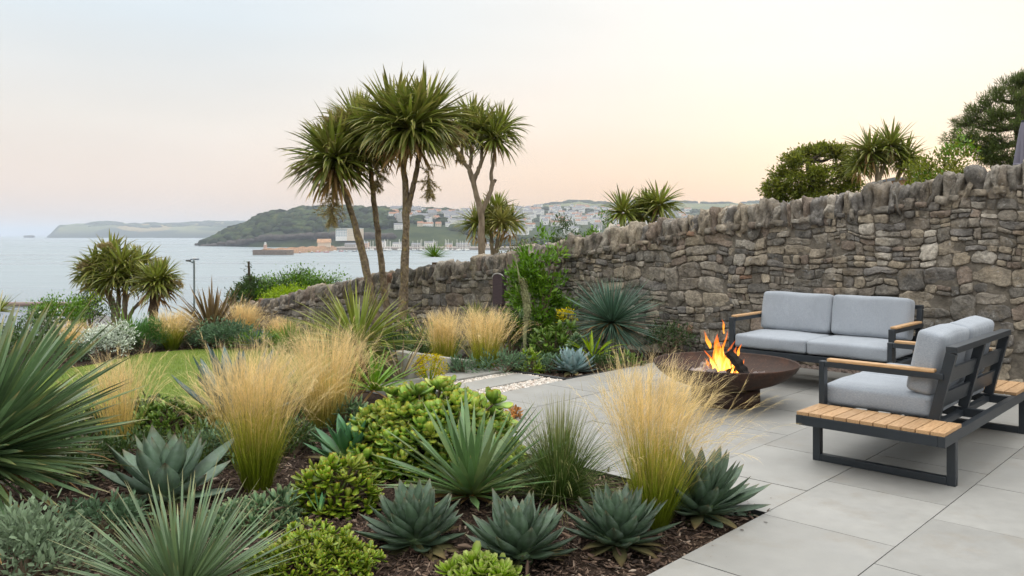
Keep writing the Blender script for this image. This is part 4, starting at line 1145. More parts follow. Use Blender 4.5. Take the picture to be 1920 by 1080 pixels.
# ---------------------------------------------------------------- sofas
def arm(parent, x, yb, zs=.36, y0=-.44, low=.36):
    """flat steel arm: front post, rail back to the leaning upright, timber cap"""
    m = MB()
    bar(m, (x, y0+.02, low), (x, y0+.02, .647), .055, .038, up=(0, 1, 0))
    bar(m, (x, y0+.0405, .628), (x, yb, .628), .055, .036)
    o = m.build('arm', [M_frame], parent, bevel=.003)
    c = MB(); box(c, (x-.030, y0+.055, .6475), (x+.030, yb-.05, .668)); c.build('arm_cap', [M_teak_arm], o, bevel=.005)
def back(parent, x0, x1, y0, y1, z0, z1):
    for x in (x0, (x0+x1)/2, x1):
        m = MB(); bar(m, (x, y0, z0), (x, y1, z1), .045, .06, up=(0, 1, 0)); m.build('back_upright', [M_frame], parent, bevel=.003)
    m = MB(); bar(m, (x0-.022, y1+.004, z1+.021), (x1+.022, y1+.004, z1+.021), .065, .04); m.build('top_rail', [M_frame], parent, bevel=.003)
    for f in (.30, .66):
        y = y0+(y1-y0)*f; z = z0+(z1-z0)*f
        dy, dz = (y1-y0), (z1-z0); L = math.hypot(dy, dz); dy, dz = dy/L*.052, dz/L*.052
        for a, b in ((x0+.023, (x0+x1)/2-.023), ((x0+x1)/2+.023, x1-.023)):
            s = MB(); v = []
            for xx in (a, b):
                for (sy, off) in ((-1, -.011), (1, -.011), (1, .011), (-1, .011)):
                    v.append((xx, y+sy*dy+off, z+sy*dz))
            s.add(v, [(0, 1, 5, 4), (1, 2, 6, 5), (2, 3, 7, 6), (3, 0, 4, 7), (3, 2, 1, 0), (4, 5, 6, 7)], smooth=False)
            s.build('back_board', [M_frame], parent, bevel=.003)
def cushions(parent, x0, x1, ys, yb0, yb1, z0, z1, zt, lean):
    xm = (x0+x1)/2
    for a, b in ((x0, xm-.003), (xm+.003, x1)):
        m = MB(); cushion(m, (a, ys, z0), (b, yb0+.12, z1), .030, .012, 16, .0035)
        o = m.build('seat_cushion', [M_fabric], parent)
        p = MB(); r = .004; zz = z1-.036
        tube(p, [(a+.001, ys+.03, zz), (a+.012, ys+.012, zz), (a+.03, ys+.001, zz), (b-.03, ys+.001, zz), (b-.012, ys+.012, zz), (b-.001, ys+.03, zz), (b-.001, yb0+.1, zz), (a+.001, yb0+.1, zz)], r, 6); p.build('piping', [M_fabric], o)
        m = MB(); cushion(m, (a+.004, -.08, 0), (b-.004, .08, zt-z1), .034, .010, 16, .005)
        o = m.build('back_cushion', [M_fabric], parent, (0, (yb0+yb1)/2, z1+.005)); o.rotation_euler = (-lean, 0, 0)
def leg_loop(parent, x, y0, y1, z1):
    m = MB(); w = .05
    bar(m, (x, y0, 0.0), (x, y0, z1), w, w, up=(0, 1, 0)); bar(m, (x, y1, 0.0), (x, y1, z1), w, w, up=(0, 1, 0))
    bar(m, (x, y0+w/2+.0005, .0245), (x, y1-w/2-.0005, .0245), w-.002, .045)
    m.build('leg_frame', [M_frame], parent, bevel=.003)

def make_sofa_near():
    c = uv(6.245, 1.90)
    r = empty('garden_sofa', c, math.atan2(-U[1], -U[0]), 'grey cushioned garden sofa seen from its slatted end, with timber side tables at both ends', 'sofa')
    X0, X1, Y0, Y1, ZT = -1.105, 1.105, -.445, .445, .337
    m = MB(); h = .062; z = ZT-h/2
    bar(m, (X0, Y0+.02, z), (X1, Y0+.02, z), .04, h); bar(m, (X0, Y1-.02, z), (X1, Y1-.02, z), .04, h)
    for x in (X0+.0225, X1-.0225): bar(m, (x, Y0+.0405, z), (x, Y1-.0405, z), .045, h)
    for x in (.765, -.555, .10): bar(m, (x, Y0+.0405, z-.001), (x, Y1-.0405, z-.001), .045, h-.004)
    bar(m, (-.53, .26, z-.004), (.74, .26, z-.004), .04, .04)
    for y in (-.30, -.15, 0, .13): bar(m, (-.532, y, ZT-.012), (.742, y, ZT-.012), .05, .016)
    m.build('seat_frame', [M_frame], r, bevel=.003)
    for x in (.845, -.93): leg_loop(r, x, Y0+.035, Y1-.035, ZT-h-.0005)
    for (a, b) in ((.765, X1-.002), (X0+.002, -.582)):
        s = MB(); n = 11; w = (Y1-Y0-.004)/n
        for i in range(n):
            y = Y0+.002+i*w; box(s, (a, y+.003, ZT+.001), (b, y+w-.003, ZT+.023), rnd=rs.rand())
        s.build('slatted_table', [M_teak], r, bevel=.002)
    for x in (.735, -.555): arm(r, x, .335, low=ZT+.001 if x < 0 else ZT+.0245 if False else ZT+.001)
    back(r, -.545, .725, .27, .375, ZT+.0, .775)
    cushions(r, -.53, .705, Y0+.005, .13, .205, ZT+.012, .492, .895, .20)
make_sofa_near()
def make_sofa_far():
    c = uv(8.16, 3.42)
    r = empty('garden_sofa', c, math.atan2(-V[1], -V[0]), 'grey two seat garden sofa with its back against the stone wall, facing the fire bowl', 'sofa')
    X0, X1, Y0, Y1, ZT = -.82, .82, -.445, .445, .337
    m = MB(); h = .062; z = ZT-h/2
    bar(m, (X0, Y0+.02, z), (X1, Y0+.02, z), .04, h); bar(m, (X0, Y1-.02, z), (X1, Y1-.02, z), .04, h)
    for x in (X0+.0225, X1-.0225, 0): bar(m, (x, Y0+.0405, z), (x, Y1-.0405, z), .045, h-.002)
    for y in (-.30, -.15, 0, .13): bar(m, (X0+.05, y, ZT-.012), (X1-.05, y, ZT-.012), .05, .016)
    m.build('seat_frame', [M_frame], r, bevel=.003)
    for x in (-.70, .70): leg_loop(r, x, Y0+.035, Y1-.035, ZT-h-.0005)
    for x in (-.79, .79): arm(r, x, .36, low=ZT+.001)
    back(r, -.78, .78, .29, .385, ZT, .775)
    cushions(r, -.757, .757, Y0+.005, .14, .225, ZT+.012, .485, .88, .20)
make_sofa_far()

# ---------------------------------------------------------------- fire bowl
FB = np.array([1.905, 7.38, 0.0])
def make_fire():
    r = empty('fire_bowl', FB, .3, 'wide rusted steel fire bowl on a round drum base', 'fire bowl')
    R, zr, zb = .632, .365, .125
    prof = []
    n = 26
    for i in range(n+1):          # outer skin from the rim down
        a = i/n*radians(90)
        prof.append((R*cos(a)**.92 if i < n else 0, zb+(zr-zb)*(1-sin(a)**1.25)))
    outer = [(R, zr)]+[(p[0], p[1]) for p in prof[1:]]
    inner = [(max(p[0]-.009, 0), p[1]+.010) for p in prof[1:]][::-1]
    inner[-1] = (inner[-1][0], inner[-1][1])
    m = MB(); lathe(m, inner+[(R-.010, zr), (R-.003, zr+.004)]+outer, 96)
    o = m.build('bowl', [M_corten], r)
    import bmesh
    bm = bmesh.new(); bm.from_mesh(o.data); bmesh.ops.recalc_face_normals(bm, faces=bm.faces); bm.to_mesh(o.data); bm.free()
    m = MB(); lathe(m, [(0, .0), (.292, .0), (.298, .004), (.298, .142), (.29, .147), (0, .147)][::-1], 64); m.build('base', [M_corten], r)
    # a shallow bed of ash fills the bottom
    m = MB(); lathe(m, [(.40, .222), (.30, .236), (.14, .242), (0, .244)][::-1], 40); a = m.build('ash_bed', [simple('wood ash', (.10, .085, .08), .95, var=.5, scale=30)], r)
    def log(p0, p1, rad, mats, name, label, grp=None, split=False, rnd=None):
        p0 = np.array(p0)+FB; p1 = np.array(p1)+FB; mb = MB(); k = 9
        pts = np.array([p0+(p1-p0)*t for t in np.linspace(0, 1, k)]); o = pts[0].copy()
        pts = pts-o+rs.randn(k, 3)*.003
        if split:
            d = unit(p1-p0); s = unit(np.cross(d, [0, 0, 1.])); q = np.cross(s, d); v = []
            sh = [(-1, -.55), (-.2, -.75), (.85, -.6), (1, .1), (.35, .85), (-.5, .55)]
            for p in pts:
                j = 1+.10*rs.randn(6)
                for (a, b), jj in zip(sh, j): v.append(p+(s*a+q*b)*rad*jj)
            mb.add(v, grid_faces(k, 6, True), smooth=False, rnd=rnd); v = np.array(v)
            for ring in (v[:6], v[-6:]): mb.add(np.vstack([ring, ring.mean(0)]), [(i, (i+1) % 6, 6) for i in range(6)], smooth=False, rnd=rnd)
        else: tube(mb, pts, rad, 12, rough=.07, rnd=rnd)
        ob = mb.build(name, mats, None, o); tag(ob, label, 'log', grp)
    log((-.005, -.10, 0.475), (.155, -.14, 0.255), .052, [M_char], 'firewood_log', 'charred black log leaning against the flames', split=True)
    log((-.09, -.13, 0.270), (.10, .02, 0.290), .042, [M_char], 'firewood_log', 'charred log lying low under the flames', split=True)
    log((-.22, -.02, 0.330), (-.05, .0, 0.310), .046, [M_ash], 'firewood_log', 'pale grey split log lying left of the flames', split=True, rnd=.55)
    log((-.33, -.10, 0.280), (-.17, -.05, 0.305), .045, [M_ash], 'firewood_log', 'whitish wedge of wood at the left edge of the fire', split=True, rnd=.95)
    log((-.21, -.17, 0.285), (-.12, -.15, 0.290), .050, [M_ash], 'firewood_log', 'reddish brown chunk of wood in front of the pale split log', split=True, rnd=.05)
    log((-.13, -.22, 0.280), (-.06, -.18, 0.285), .036, [M_ash], 'firewood_log', 'pinkish grey chunk of wood at the front of the fire', split=True, rnd=.45)
    log((.20, -.16, 0.270), (.30, -.17, 0.280), .036, [M_ash], 'firewood_log', 'small brown block of wood right of the leaning log', split=True, rnd=.1)
    # flames
    fr = empty('fire', FB+np.array([-.02, -.04, .25]), 0, 'orange and yellow flames rising from the logs in the fire bowl', 'fire')
    def tongue(base, h, w, bend, twist=0.0, mat=None, name='flame', wob=.16, z0=0.0):
        k = 18; t = np.linspace(0, 1, k); n = 12; v = []
        ph = rs.rand()*6
        for i, a in enumerate(t):
            c = np.array(base)+np.array([bend[0]*a**1.6+wob*h*.30*sin(5.5*a+ph)*a, bend[1]*a**1.6+wob*h*.2*cos(5*a+ph)*a, z0+h*a])
            ww = w*((a+.05)**.5*(1-a)**.85*1.75+.002)
            ww *= 1+.22*sin(9*a+ph*2)
            an = np.arange(n)/n*2*pi; tw = twist*a+ph
            x = np.cos(an)*ww; y = np.sin(an)*ww*.42
            v.append(np.stack([c[0]+x*cos(tw*.25)-y*sin(tw*.25), c[1]+x*sin(tw*.25)+y*cos(tw*.25), np.full(n, c[2])], -1))
        m = MB(); m.add(np.array(v).reshape(-1, 3), grid_faces(k, n, True), t=np.repeat(t, n))
        m.build(name, [mat], fr)
    spec = [((-.03, 0, 0), .43, .052, (-.02, .02)), ((.02, .02, 0), .36, .050, (.07, 0)), ((-.08, -.02, 0), .27, .044, (-.09, 0)), ((.08, .03, .02), .27, .032, (.05, .02)), ((-.02, -.06, 0), .29, .046, (.03, 0)),
            ((-.12, .0, 0), .18, .036, (-.06, 0)), ((.04, -.09, 0), .17, .030, (.03, -.01)), ((-.05, .04, 0), .39, .040, (-.01, 0)), ((.15, .02, .02), .15, .024, (.03, 0)), ((-.07, -.10, 0), .12, .022, (-.03, 0)),
            ((-.05, -.02, 0), .34, .038, (.04, .01)), ((.0, .0, 0), .31, .042, (-.05, -.01)), ((-.01, .03, 0), .47, .030, (.02, 0)), ((-.10, .03, 0), .22, .030, (.02, 0)), ((.05, .0, 0), .23, .030, (-.02, 0)), ((.11, -.02, 0), .12, .022, (.0, 0))]
    for b, h, w, bd in spec:
        h *= .86; w *= 1.12
        tongue(b, h, w, bd, 1.8, M_flame, wob=.26)
        tongue((b[0], b[1], b[2]), h*.70, w*.66, (bd[0]*.5, bd[1]*.5), 1.4, M_flame_core, 'inner_flame', .18)
    tongue((-.125, 0, 0), .16, .030, (-.07, 0), 1, M_flame, z0=.24, wob=.3); tongue((.0, .01, 0), .13, .026, (-.02, 0), 1, M_flame, z0=.37, wob=.3); tongue((.13, .02, 0), .11, .024, (.02, 0), 1, M_flame, z0=.17, wob=.3)
    em = MB()
    for _ in range(16): rock(em, (rs.uniform(-.13, .13), rs.uniform(-.12, .08), rs.uniform(-.012, .03)), rs.uniform(.012, .022, 3), 3)
    em.build('ember', [M_ember], fr)
make_fire()

# closed parasol behind the wall, at the right edge
def make_parasol():
    p = W(1919, 300, 11.2); z0 = -.1
    r = empty('parasol', (p[0], p[1], z0), 0, 'closed grey lilac parasol standing behind the stone wall', 'parasol')
    m = MB(); tube(m, [(0, 0, 0), (0, 0, 3.15)], .025, 10); m.build('pole', [M_frame], r)
    m = MB(); n = 40; k = 16; v = []
    for i in range(k):
        t = i/(k-1); z = 3.12-1.35*t
        rr = .03+.125*t**.7
        a = np.arange(n)/n*2*pi; q = rr*(1+.28*np.cos(8*a)*min(1, t*2.5))
        v.append(np.stack([q*np.cos(a), q*np.sin(a), np.full(n, z)], -1))
    m.add(np.array(v).reshape(-1, 3), grid_faces(k, n, True)[:, ::-1]); m.build('canopy', [M_cloth], r)
    m = MB(); tube(m, [(.115*cos(a), .115*sin(a), 2.55) for a in np.linspace(0, 6.28, 24)], .014, 6); m.build('tie_strap', [M_cloth], r)
    m = MB(); cushion(m, (-.25, -.25, 0), (.25, .25, .08), .02, 0, 6, 0); m.build('base', [M_black], r)
make_parasol()
# ---------------------------------------------------------------- plant builders
GA = 2.39996
def rosette(mb, c, n, L, w, el0, el1, prof='agave', droop=(-.5, .1), thick=.16, fold=.16, S=7, mat=0, jit=.06, lenpow=0.0, rad=.02, rise=.0, azj=.12):
    """spiral of leaves: outermost first"""
    i = np.arange(n); f = i/(n-1)
    az = i*GA+rs.randn(n)*azj; el = el0+(el1-el0)*f**.85+rs.randn(n)*jit
    LL = L*np.interp(f, [0, .25, .7, 1], [.82, 1, .95, .55])*(1+.07*rs.randn(n))
    ww = w*np.interp(f, [0, .3, .75, 1], [.9, 1, .9, .42])
    dr = droop[0]+(droop[1]-droop[0])*f+rs.randn(n)*.06
    base = np.asarray(c)+np.stack([np.cos(az)*rad*(1-f), np.sin(az)*rad*(1-f), rise*f], -1)
    return blades(mb, base, dirs(az, el), LL, ww, dr, S, prof, fold, thick, mat=mat, rnd=rs.rand(n), roll=rs.randn(n)*.10)
def agave(name, p, R, h, mat, label, group=None, n=42, wr=.36, el=(.0, 1.42), teeth=True, prof='agave', thick=.13, droop=(-.35, -.12), rz=0):
    mb = MB()
    rosette(mb, (0, 0, .03), n, R*1.05, R*wr, el[0], el[1], prof, droop, thick, .15, 8, rad=R*.14, rise=h*.14)
    k = max(6, n//5); az = rs.rand(k)*6.28      # old, withered lowest leaves
    blades(mb, np.c_[np.cos(az)*R*.12, np.sin(az)*R*.12, np.full(k, .03)], dirs(az, rs.uniform(-.15, .15, k)), R*rs.uniform(.7, .95, k), R*wr*.8, .35, 5, prof, .12, .05, mat=1)
    core = MB(); rock(mb, (0, 0, .03), (R*.2, R*.2, .09), 4, None, .05, rnd=.3)
    o = mb.build(name, [mat, M_agave_dead], None, p, rz); return tag(o, label, 'agave', group)
M_agave_dead = leaf_mat('withered agave leaf', [(0, (.09, .10, .05)), (.6, (.12, .11, .06)), (1, (.10, .07, .04))], .4, .8, .05, .1)

def spiky(name, p, n, L, w, mat, label, cat='yucca', group=None, el=(-.2, 1.5), droop=(.35, .05), prof='stiff', S=5, fold=.22, lj=.12, rz=None, dead=0, c=(0, 0, .1), elpow=1.0, az=None, parent=None, rnd=None, roll=.15, lowlen=1.0):
    mb = MB(); f = (np.arange(n)+.5)/n
    a = np.arange(n)*GA+rs.randn(n)*.25 if az is None else rs.uniform(az[0], az[1], n)
    e = np.arcsin(np.clip(np.sin(el[0])+(np.sin(el[1])-np.sin(el[0]))*f**elpow, -1, 1))+rs.randn(n)*.05
    dr = np.interp(e, [el[0], el[1]], droop)*(1+.3*rs.randn(n)); lsc = np.interp(e, [-.2, .3, .9], [lowlen, lowlen*.5+.5, 1])
    base = np.asarray(c)+dirs(a, e)*.03
    blades(mb, base, dirs(a, e), lsc*L*(1+lj*rs.randn(n))*np.interp(f, [0, .85, 1], [1, 1, .75]), w*(1+.12*rs.randn(n)), dr, S, prof, fold, 0, rs.randn(n)*roll, rnd=rs.rand(n))
    if dead:
        a = rs.rand(dead)*6.28
        blades(mb, np.tile(np.asarray(c), (dead, 1)), dirs(a, rs.uniform(-.5, .1, dead)), L*rs.uniform(.6, .95, dead), w*.8, .9, 5, prof, fold, 0, rs.randn(dead)*.5, mat=1)
    o = mb.build(name, [mat, M_dead], parent, p, rs.rand()*6.28 if rz is None else rz)
    return tag(o, label, cat, group) if label else o

def stipa(p, h, spread, n, label, group='feather grass clumps', dry=False, wind=(.12, 0), head=.35, base_r=.07, lean=(0, 0), w=.0030, plumes=46):
    r = empty('feather_grass', p, 0, label, 'ornamental grass', group)
    mb = MB(); hb = MB()
    rad = base_r*np.sqrt(rs.rand(n)); a = rs.rand(n)*6.28
    base = np.c_[rad*np.cos(a), rad*np.sin(a), rs.uniform(-.01, .01, n)]
    az = a+rs.randn(n)*.7
    tilt = np.abs(rs.randn(n))*spread*.75+rad/base_r*spread*.40
    d = dirs(az, pi/2-np.minimum(tilt, 1.25)); d[:, 0] += lean[0]; d[:, 1] += lean[1]
    L = h*rs.uniform(.42, 1.08, n)
    rn = np.clip(rs.rand(12)[rs.randint(0, 12, n)]*.45+rs.rand(n)*.55, 0, 1)
    tips, td = blades(mb, base, d, L, w*rs.uniform(.6, 1.3, n), rs.gamma(2.0, .26, n)+tilt*.5, 7, 'grass', .15, 0, rs.randn(n)*.8, dpow=1.6, rnd=rn)
    # feathery seed heads: hair-fine awns on the outer part of the taller stems
    sel = np.where(L > h*.7)[0]; k = min(len(sel), int(n*head)); sel = rs.permutation(sel)[:k]
    m = 7
    B = np.repeat(tips[sel], m, 0); Dn = np.repeat(td[sel], m, 0)
    B = B-Dn*(rs.uniform(0, .22, k*m)*h)[:, None]
    Dn = unit(Dn+rs.randn(k*m, 3)*.26+np.array([wind[0], wind[1], -.05]))
    blades(hb, B, Dn, h*rs.uniform(.08, .24, k*m), w*.55, rs.gamma(2, .4, k*m), 4, 'grass', .1, 0, rs.randn(k*m), dpow=1.3, flat=True, rnd=np.repeat(rs.rand(k), m))
    # arching outer stems that end in one-sided plumes
    az = rs.rand(plumes)*6.28; ti = rs.uniform(.25, .75, plumes)*(.6+spread)
    S = 12; P = np.stack([np.cos(az)*base_r, np.sin(az)*base_r, np.zeros(plumes)], -1); D = dirs(az, pi/2-ti); D[:, 0] += wind[0]*.6; D = unit(D)
    LL = h*rs.uniform(.85, 1.25, plumes); dr = rs.gamma(4, .30, plumes)
    blades(mb, P, D, LL, w*.8, dr, S, 'grass', .15, 0, 0, dpow=1.6, rnd=rs.rand(plumes))
    p_ = P.copy(); d_ = D.copy(); side = np.stack([-np.sin(az), np.cos(az), 0*az], -1)
    for i in range(S):
        if i >= S*.55:
            for q in range(7):
                f = rs.rand(plumes)[:, None]
                dd = unit(d_+side*rs.randn(plumes, 1)*.22+np.array([0, 0, -.12])+rs.randn(plumes, 3)*.12)
                blades(hb, p_+d_*(LL/S)[:, None]*f, dd, h*rs.uniform(.05, .13, plumes), w*.6, .5, 3, 'grass', .1, flat=True, rnd=rs.rand(plumes))
        p_ = p_+d_*(LL/S)[:, None]; d_ = d_.copy(); d_[:, 2] -= dr/S*2*((i+1)/S)**1.6; d_ = unit(d_)
    mb.build('blades', [M_stipa_dry if dry else M_stipa], r)
    hb.build('seed_heads', [M_awn], r)
    return r

def tussock(name, p, h, spread, n, mat, label, cat, w=.005, droop=1.1, group=None, lean=(0, 0)):
    mb = MB(); a = rs.rand(n)*6.28; rad = .06*np.sqrt(rs.rand(n))
    tilt = np.abs(rs.randn(n))*spread
    d = dirs(a, pi/2-np.minimum(tilt, 1.4)); d[:, 0] += lean[0]; d[:, 1] += lean[1]
    blades(mb, np.c_[rad*np.cos(a), rad*np.sin(a), np.zeros(n)], d, h*rs.uniform(.5, 1.15, n), w*rs.uniform(.6, 1.3, n), rs.gamma(3, droop/3, n), 7, 'grass', .25, 0, rs.randn(n)*.5, dpow=1.1)
    return tag(mb.build(name, [mat], None, p), label, cat, group)

def paddles(mb, c, nrm, k, L, w, mat=0, spread=(.25, 1.25), thick=.22, prof='paddle', S=5, trange=(0, 1), rn=None):
    """one whorl of fleshy leaves at the end of a stem"""
    nrm = unit(np.asarray(nrm, float)); t1 = unit(np.cross(nrm, [.3, .2, .93])); t2 = np.cross(nrm, t1)
    i = np.arange(k); a = i*GA+rs.rand()*6; th = spread[1]+(spread[0]-spread[1])*(i/(max(k-1, 1)))**.8+rs.randn(k)*.08
    d = nrm*np.cos(th)[:, None]+(t1*np.cos(a)[:, None]+t2*np.sin(a)[:, None])*np.sin(th)[:, None]
    LL = L*np.interp(i/(max(k-1, 1)), [0, .5, 1], [1, .95, .5])*(1+.1*rs.randn(k))
    blades(mb, np.asarray(c)+d*L*.1, d, LL, w*LL/L, -.25, S, prof, .10, thick, rs.randn(k)*.25, mat=mat, rnd=np.clip((rs.rand() if rn is None else rn)+rs.randn(k)*.12, 0, 1))
def succulent_dome(name, p, rx, ry, h, n, L, w, mat, label, k=9, group=None, jitter=.12, low=-.1, stems=True, thick=.22, cat='succulent', spread=(.25, 1.25), inner=True):
    r = empty(name, p, 0, label, cat, group)
    mb = MB(); st = MB()
    i = np.arange(n); z = 1-(i+.5)/n*(1-low); az = i*GA
    for j in range(n):
        rr = math.sqrt(max(0, 1-z[j]**2)); q = np.array([rr*cos(az[j])*rx, rr*sin(az[j])*ry, max(z[j], -.05)*h])
        s = (1+jitter*rs.randn()); q *= s
        nr = np.array([q[0]/rx**2, q[1]/ry**2, q[2]/h**2+.35/h])
        nr = unit(unit(nr)+rs.randn(3)*.22)
        q[2] = max(q[2], L*.5)
        paddles(mb, q-nr*L*.5, nr, k, L*rs.uniform(.8, 1.15), w*rs.uniform(.85, 1.1), spread=spread, thick=thick)
        if inner and rs.rand() < .55: paddles(mb, q-nr*L*1.5, unit(nr+rs.randn(3)*.4), max(4, k//2), L*.9, w*.9, spread=(.5, 1.5), thick=thick, rn=.2)
        if stems: tube(st, spline([(q[0]*.12, q[1]*.12, 0), tuple(q*np.array([.5, .5, .55])), tuple(q-nr*L*.4)], 7), [.012, .011, .010, .009, .008, .007, .006], 6, rnd=rs.rand())
    mb.build('leaves', [mat], r)
    if stems: st.build('stems', [M_stem], r)
    return r

def leafcloud(mb, centers, sig, n, L, w, mat=0, up=.3, out=None, droop=.3, S=3, prof='leaf', fold=.18, rv=.5):
    centers = np.asarray(centers, float); m = len(centers); k = rs.randint(0, m, n)
    off = rs.randn(n, 3); sig = np.broadcast_to(np.asarray(sig, float), (m,))
    pos = centers[k]+off*sig[k][:, None]
    o = pos-(centers.mean(0) if out is None else np.asarray(out))
    d = unit(unit(off)*.6+unit(o)*.5+rs.randn(n, 3)*.45+np.array([0, 0, up]))
    cl = rs.rand(m)
    blades(mb, pos, d, L*rs.uniform(.6, 1.25, n), w*rs.uniform(.7, 1.2, n), droop, S, prof, fold, 0, rs.randn(n)*.7, mat=mat, rnd=np.clip(cl[k]*rv+rs.rand(n)*(1-rv), 0, 1))
def ell_pts(n, rx, ry, h, low=-.2, fill=.75, jit=.1, lumpy=.22):
    v = unit(rs.randn(n*3, 3)); v = v[v[:, 2] > low][:n]
    sd = rs.rand(3)*40
    k = np.array([1+lumpy*mnoise.noise(Vector(x*2.1)+Vector(sd))*2 for x in v])
    rr = (fill+(1-fill)*rs.rand(len(v))**.5)*(1+jit*rs.randn(len(v)))
    return v*np.array([rx, ry, h])*(k*rr)[:, None]
def shrub(name, p, rx, ry, h, nleaf, L, w, mat, label, cat='shrub', group=None, clumps=60, sig=.16, low=-.15, up=.3, zc=.45, prof='leaf', droop=.3, lumpy=.25, fill=.6, extra=None, nstem=9):
    """leafy bush: stems from the ground to leaf clumps spread through an uneven volume"""
    r = empty(name, p, 0, label, cat, group)
    C = ell_pts(clumps, rx, ry, h*(1-zc), low=low if zc < .6 else -.8, fill=fill, lumpy=lumpy)+np.array([0, 0, h*zc])
    C[:, 2] = np.maximum(C[:, 2], L*.6)
    mb = MB(); leafcloud(mb, C, sig*min(rx, h)*1.0, nleaf, L, w, up=up, out=(0, 0, h*.3), prof=prof, droop=droop)
    if extra is not None: leafcloud(mb, C[rs.permutation(len(C))[:max(3, len(C)//4)]]*1.04, sig*min(rx, h)*.8, extra[1], L, w, mat=1, up=up, out=(0, 0, h*.3), prof=prof)
    mb.build('foliage', [mat]+([extra[0]] if extra else []), r)
    st = MB()
    for q in C[rs.permutation(len(C))[:nstem]]:
        tube(st, spline([(rs.randn()*.03, rs.randn()*.03, 0), tuple(q*np.array([.45, .45, .5])), tuple(q)], 8), np.linspace(.018, .006, 8)*max(1, h), 6)
    st.build('stems', [M_stem], r)
    return r

def head(parent, c, L, n, w=.045, mat=None, up=(0, 0, 1), dead=30, name='crown', sky=1.0, droopk=1.0):
    """one cordyline head: swords in every direction, the lower ones hanging"""
    mb = MB(); f = (np.arange(n)+.5)/n; a = np.arange(n)*GA+rs.randn(n)*.3
    e = np.arcsin(np.clip(-.62+1.60*f, -1, 1))+rs.randn(n)*.09
    d = dirs(a, e)
    dr = np.interp(e, [-.9, -.3, .3, 1.0, 1.5], [.9, 1.05, .72, .28, .06])*(1+.4*rs.randn(n))*droopk
    LL = L*np.interp(e, [-.9, 0, 1.5], [.95, 1.05, .92])*(1+.12*rs.randn(n))
    blades(mb, np.asarray(c)+d*.05, d, LL, w*(1+.15*rs.randn(n)), dr, 6, 'sword', .24, 0, rs.randn(n)*.25, dpow=1.2)
    if dead:
        a = rs.rand(dead)*6.28
        blades(mb, np.asarray(c)+np.c_[np.cos(a)*.05, np.sin(a)*.05, rs.uniform(-.35, 0, dead)], dirs(a, rs.uniform(-.9, -.2, dead)), L*rs.uniform(.5, .9, dead), w*.8, 1.6, 6, 'sword', .24, 0, rs.randn(dead)*.6, mat=1)
    return mb.build(name, [mat or M_cordy, M_dead], parent)
def panicle(parent, c, d, L, n=1700, mat=None, w=.005, spread=.42):
    """drooping fuzzy flower spray: side branches along a bending axis, all set with fine stubs"""
    mb = MB(); p = np.asarray(c, float).copy(); d = unit(np.asarray(d, float)); pts = []; ds = []
    for i in range(14):
        pts.append(p.copy()); ds.append(d.copy()); p = p+d*L/13; d = unit(d+np.array([0, 0, -.10]))
    pts = np.array(pts); tube(mb, pts, np.linspace(.012, .004, 14), 5)
    k = 34; i = rs.randint(2, 14, k)
    sd = unit(np.array(ds)[i]*.7+rs.randn(k, 3)*.7)
    sl = L*spread*np.interp(i, [2, 13], [1.1, .5])*rs.uniform(.6, 1.2, k)
    j = rs.randint(0, k, n); t = rs.rand(n)**.8
    q = pts[i][j]+sd[j]*(sl[j]*t)[:, None]; q[:, 2] -= (sl[j]*t)**2*.5/L
    blades(mb, q, unit(sd[j]+rs.randn(n, 3)*.9), L*rs.uniform(.05, .13, n), w*1.8, .4, 2, 'grass', .1, 0, rs.randn(n), flat=True)
    blades(mb, pts[i], sd, sl, w, .5, 4, 'grass', .1, flat=True)
    return mb.build('flower_panicle', [mat or M_panicle], parent)
# ---------------------------------------------------------------- cordylines
def gz(p): return float(terrain(p[0], p[1]))
def cordyline(label, base_px, D, limbs, heads, group='cordyline palms', L=.8, n=240, w=.045, trunk_mat=None, panicles=(), dead=30, mats=None, name='cordyline_palm', sink=0.05):
    """limbs: lists of (px, py[, dD]) with radii; heads: (px, py, dD, scale)"""
    b = W(base_px[0], base_px[1], D); b[2] = gz(b)-sink
    r = empty(name, b, 0, label, 'palm tree', group)
    def P(q): 
        dd = q[2] if len(q) > 2 else 0
        return W(q[0], q[1], D+dd)-b
    m = MB()
    for li, (pts, r0, r1) in enumerate(limbs):
        q = [P(x) for x in pts]
        if li == 0: q[0] = np.array([0, 0, 0.])
        k = 26; c = spline(q, k); c[1:-1] += rs.randn(k-2, 3)*.004
        tube(m, c, np.linspace(r0*.80, r1*.70, k)*(1+.05*rs.randn(k)), 14, rough=.03)
    m.build('trunk', [trunk_mat or M_bark], r)
    for i, h in enumerate(heads):
        mt = h[4] if len(h) > 4 else (mats or M_cordy)
        head(r, P(h), L*h[3], int(n*.74*min(1, h[3]+.1)), w*1.22*h[3]**.5, mt, dead=dead)
    for (q, d, l) in panicles: panicle(r, P(q), d, l)
    return r
GP = 'tall cordylines in front of the wall'
cordyline('leftmost of the tall cordylines, leaning left with one shaggy head', (712, 650), 13.0,
    [([(712, 650), (704, 590), (683, 490), (664, 415), (650, 372), (632, 315)], .090, .054)],
    [(626, 300, 0, 1.0), (640, 278, .3, .85)], GP, .80, 330, .048,
    panicles=[((600, 300), (-.9, -.3, .1), .42), ((625, 330), (.0, -.3, -.9), .75), ((632, 275), (-.2, -.8, .4), .32)], dead=46)
cordyline('slender straight cordyline in the middle, its head hidden behind its neighbours', (733, 650), 13.3,
    [([(733, 650), (724, 570), (712, 470), (702, 380), (692, 300)], .080, .050)],
    [(690, 262, .1, .95), (672, 240, .5, .9)], GP, .80, 280, .044,
    panicles=[((700, 300), (.3, -.6, -.6), .55), ((665, 235), (-.5, -.4, .5), .5)], dead=60)
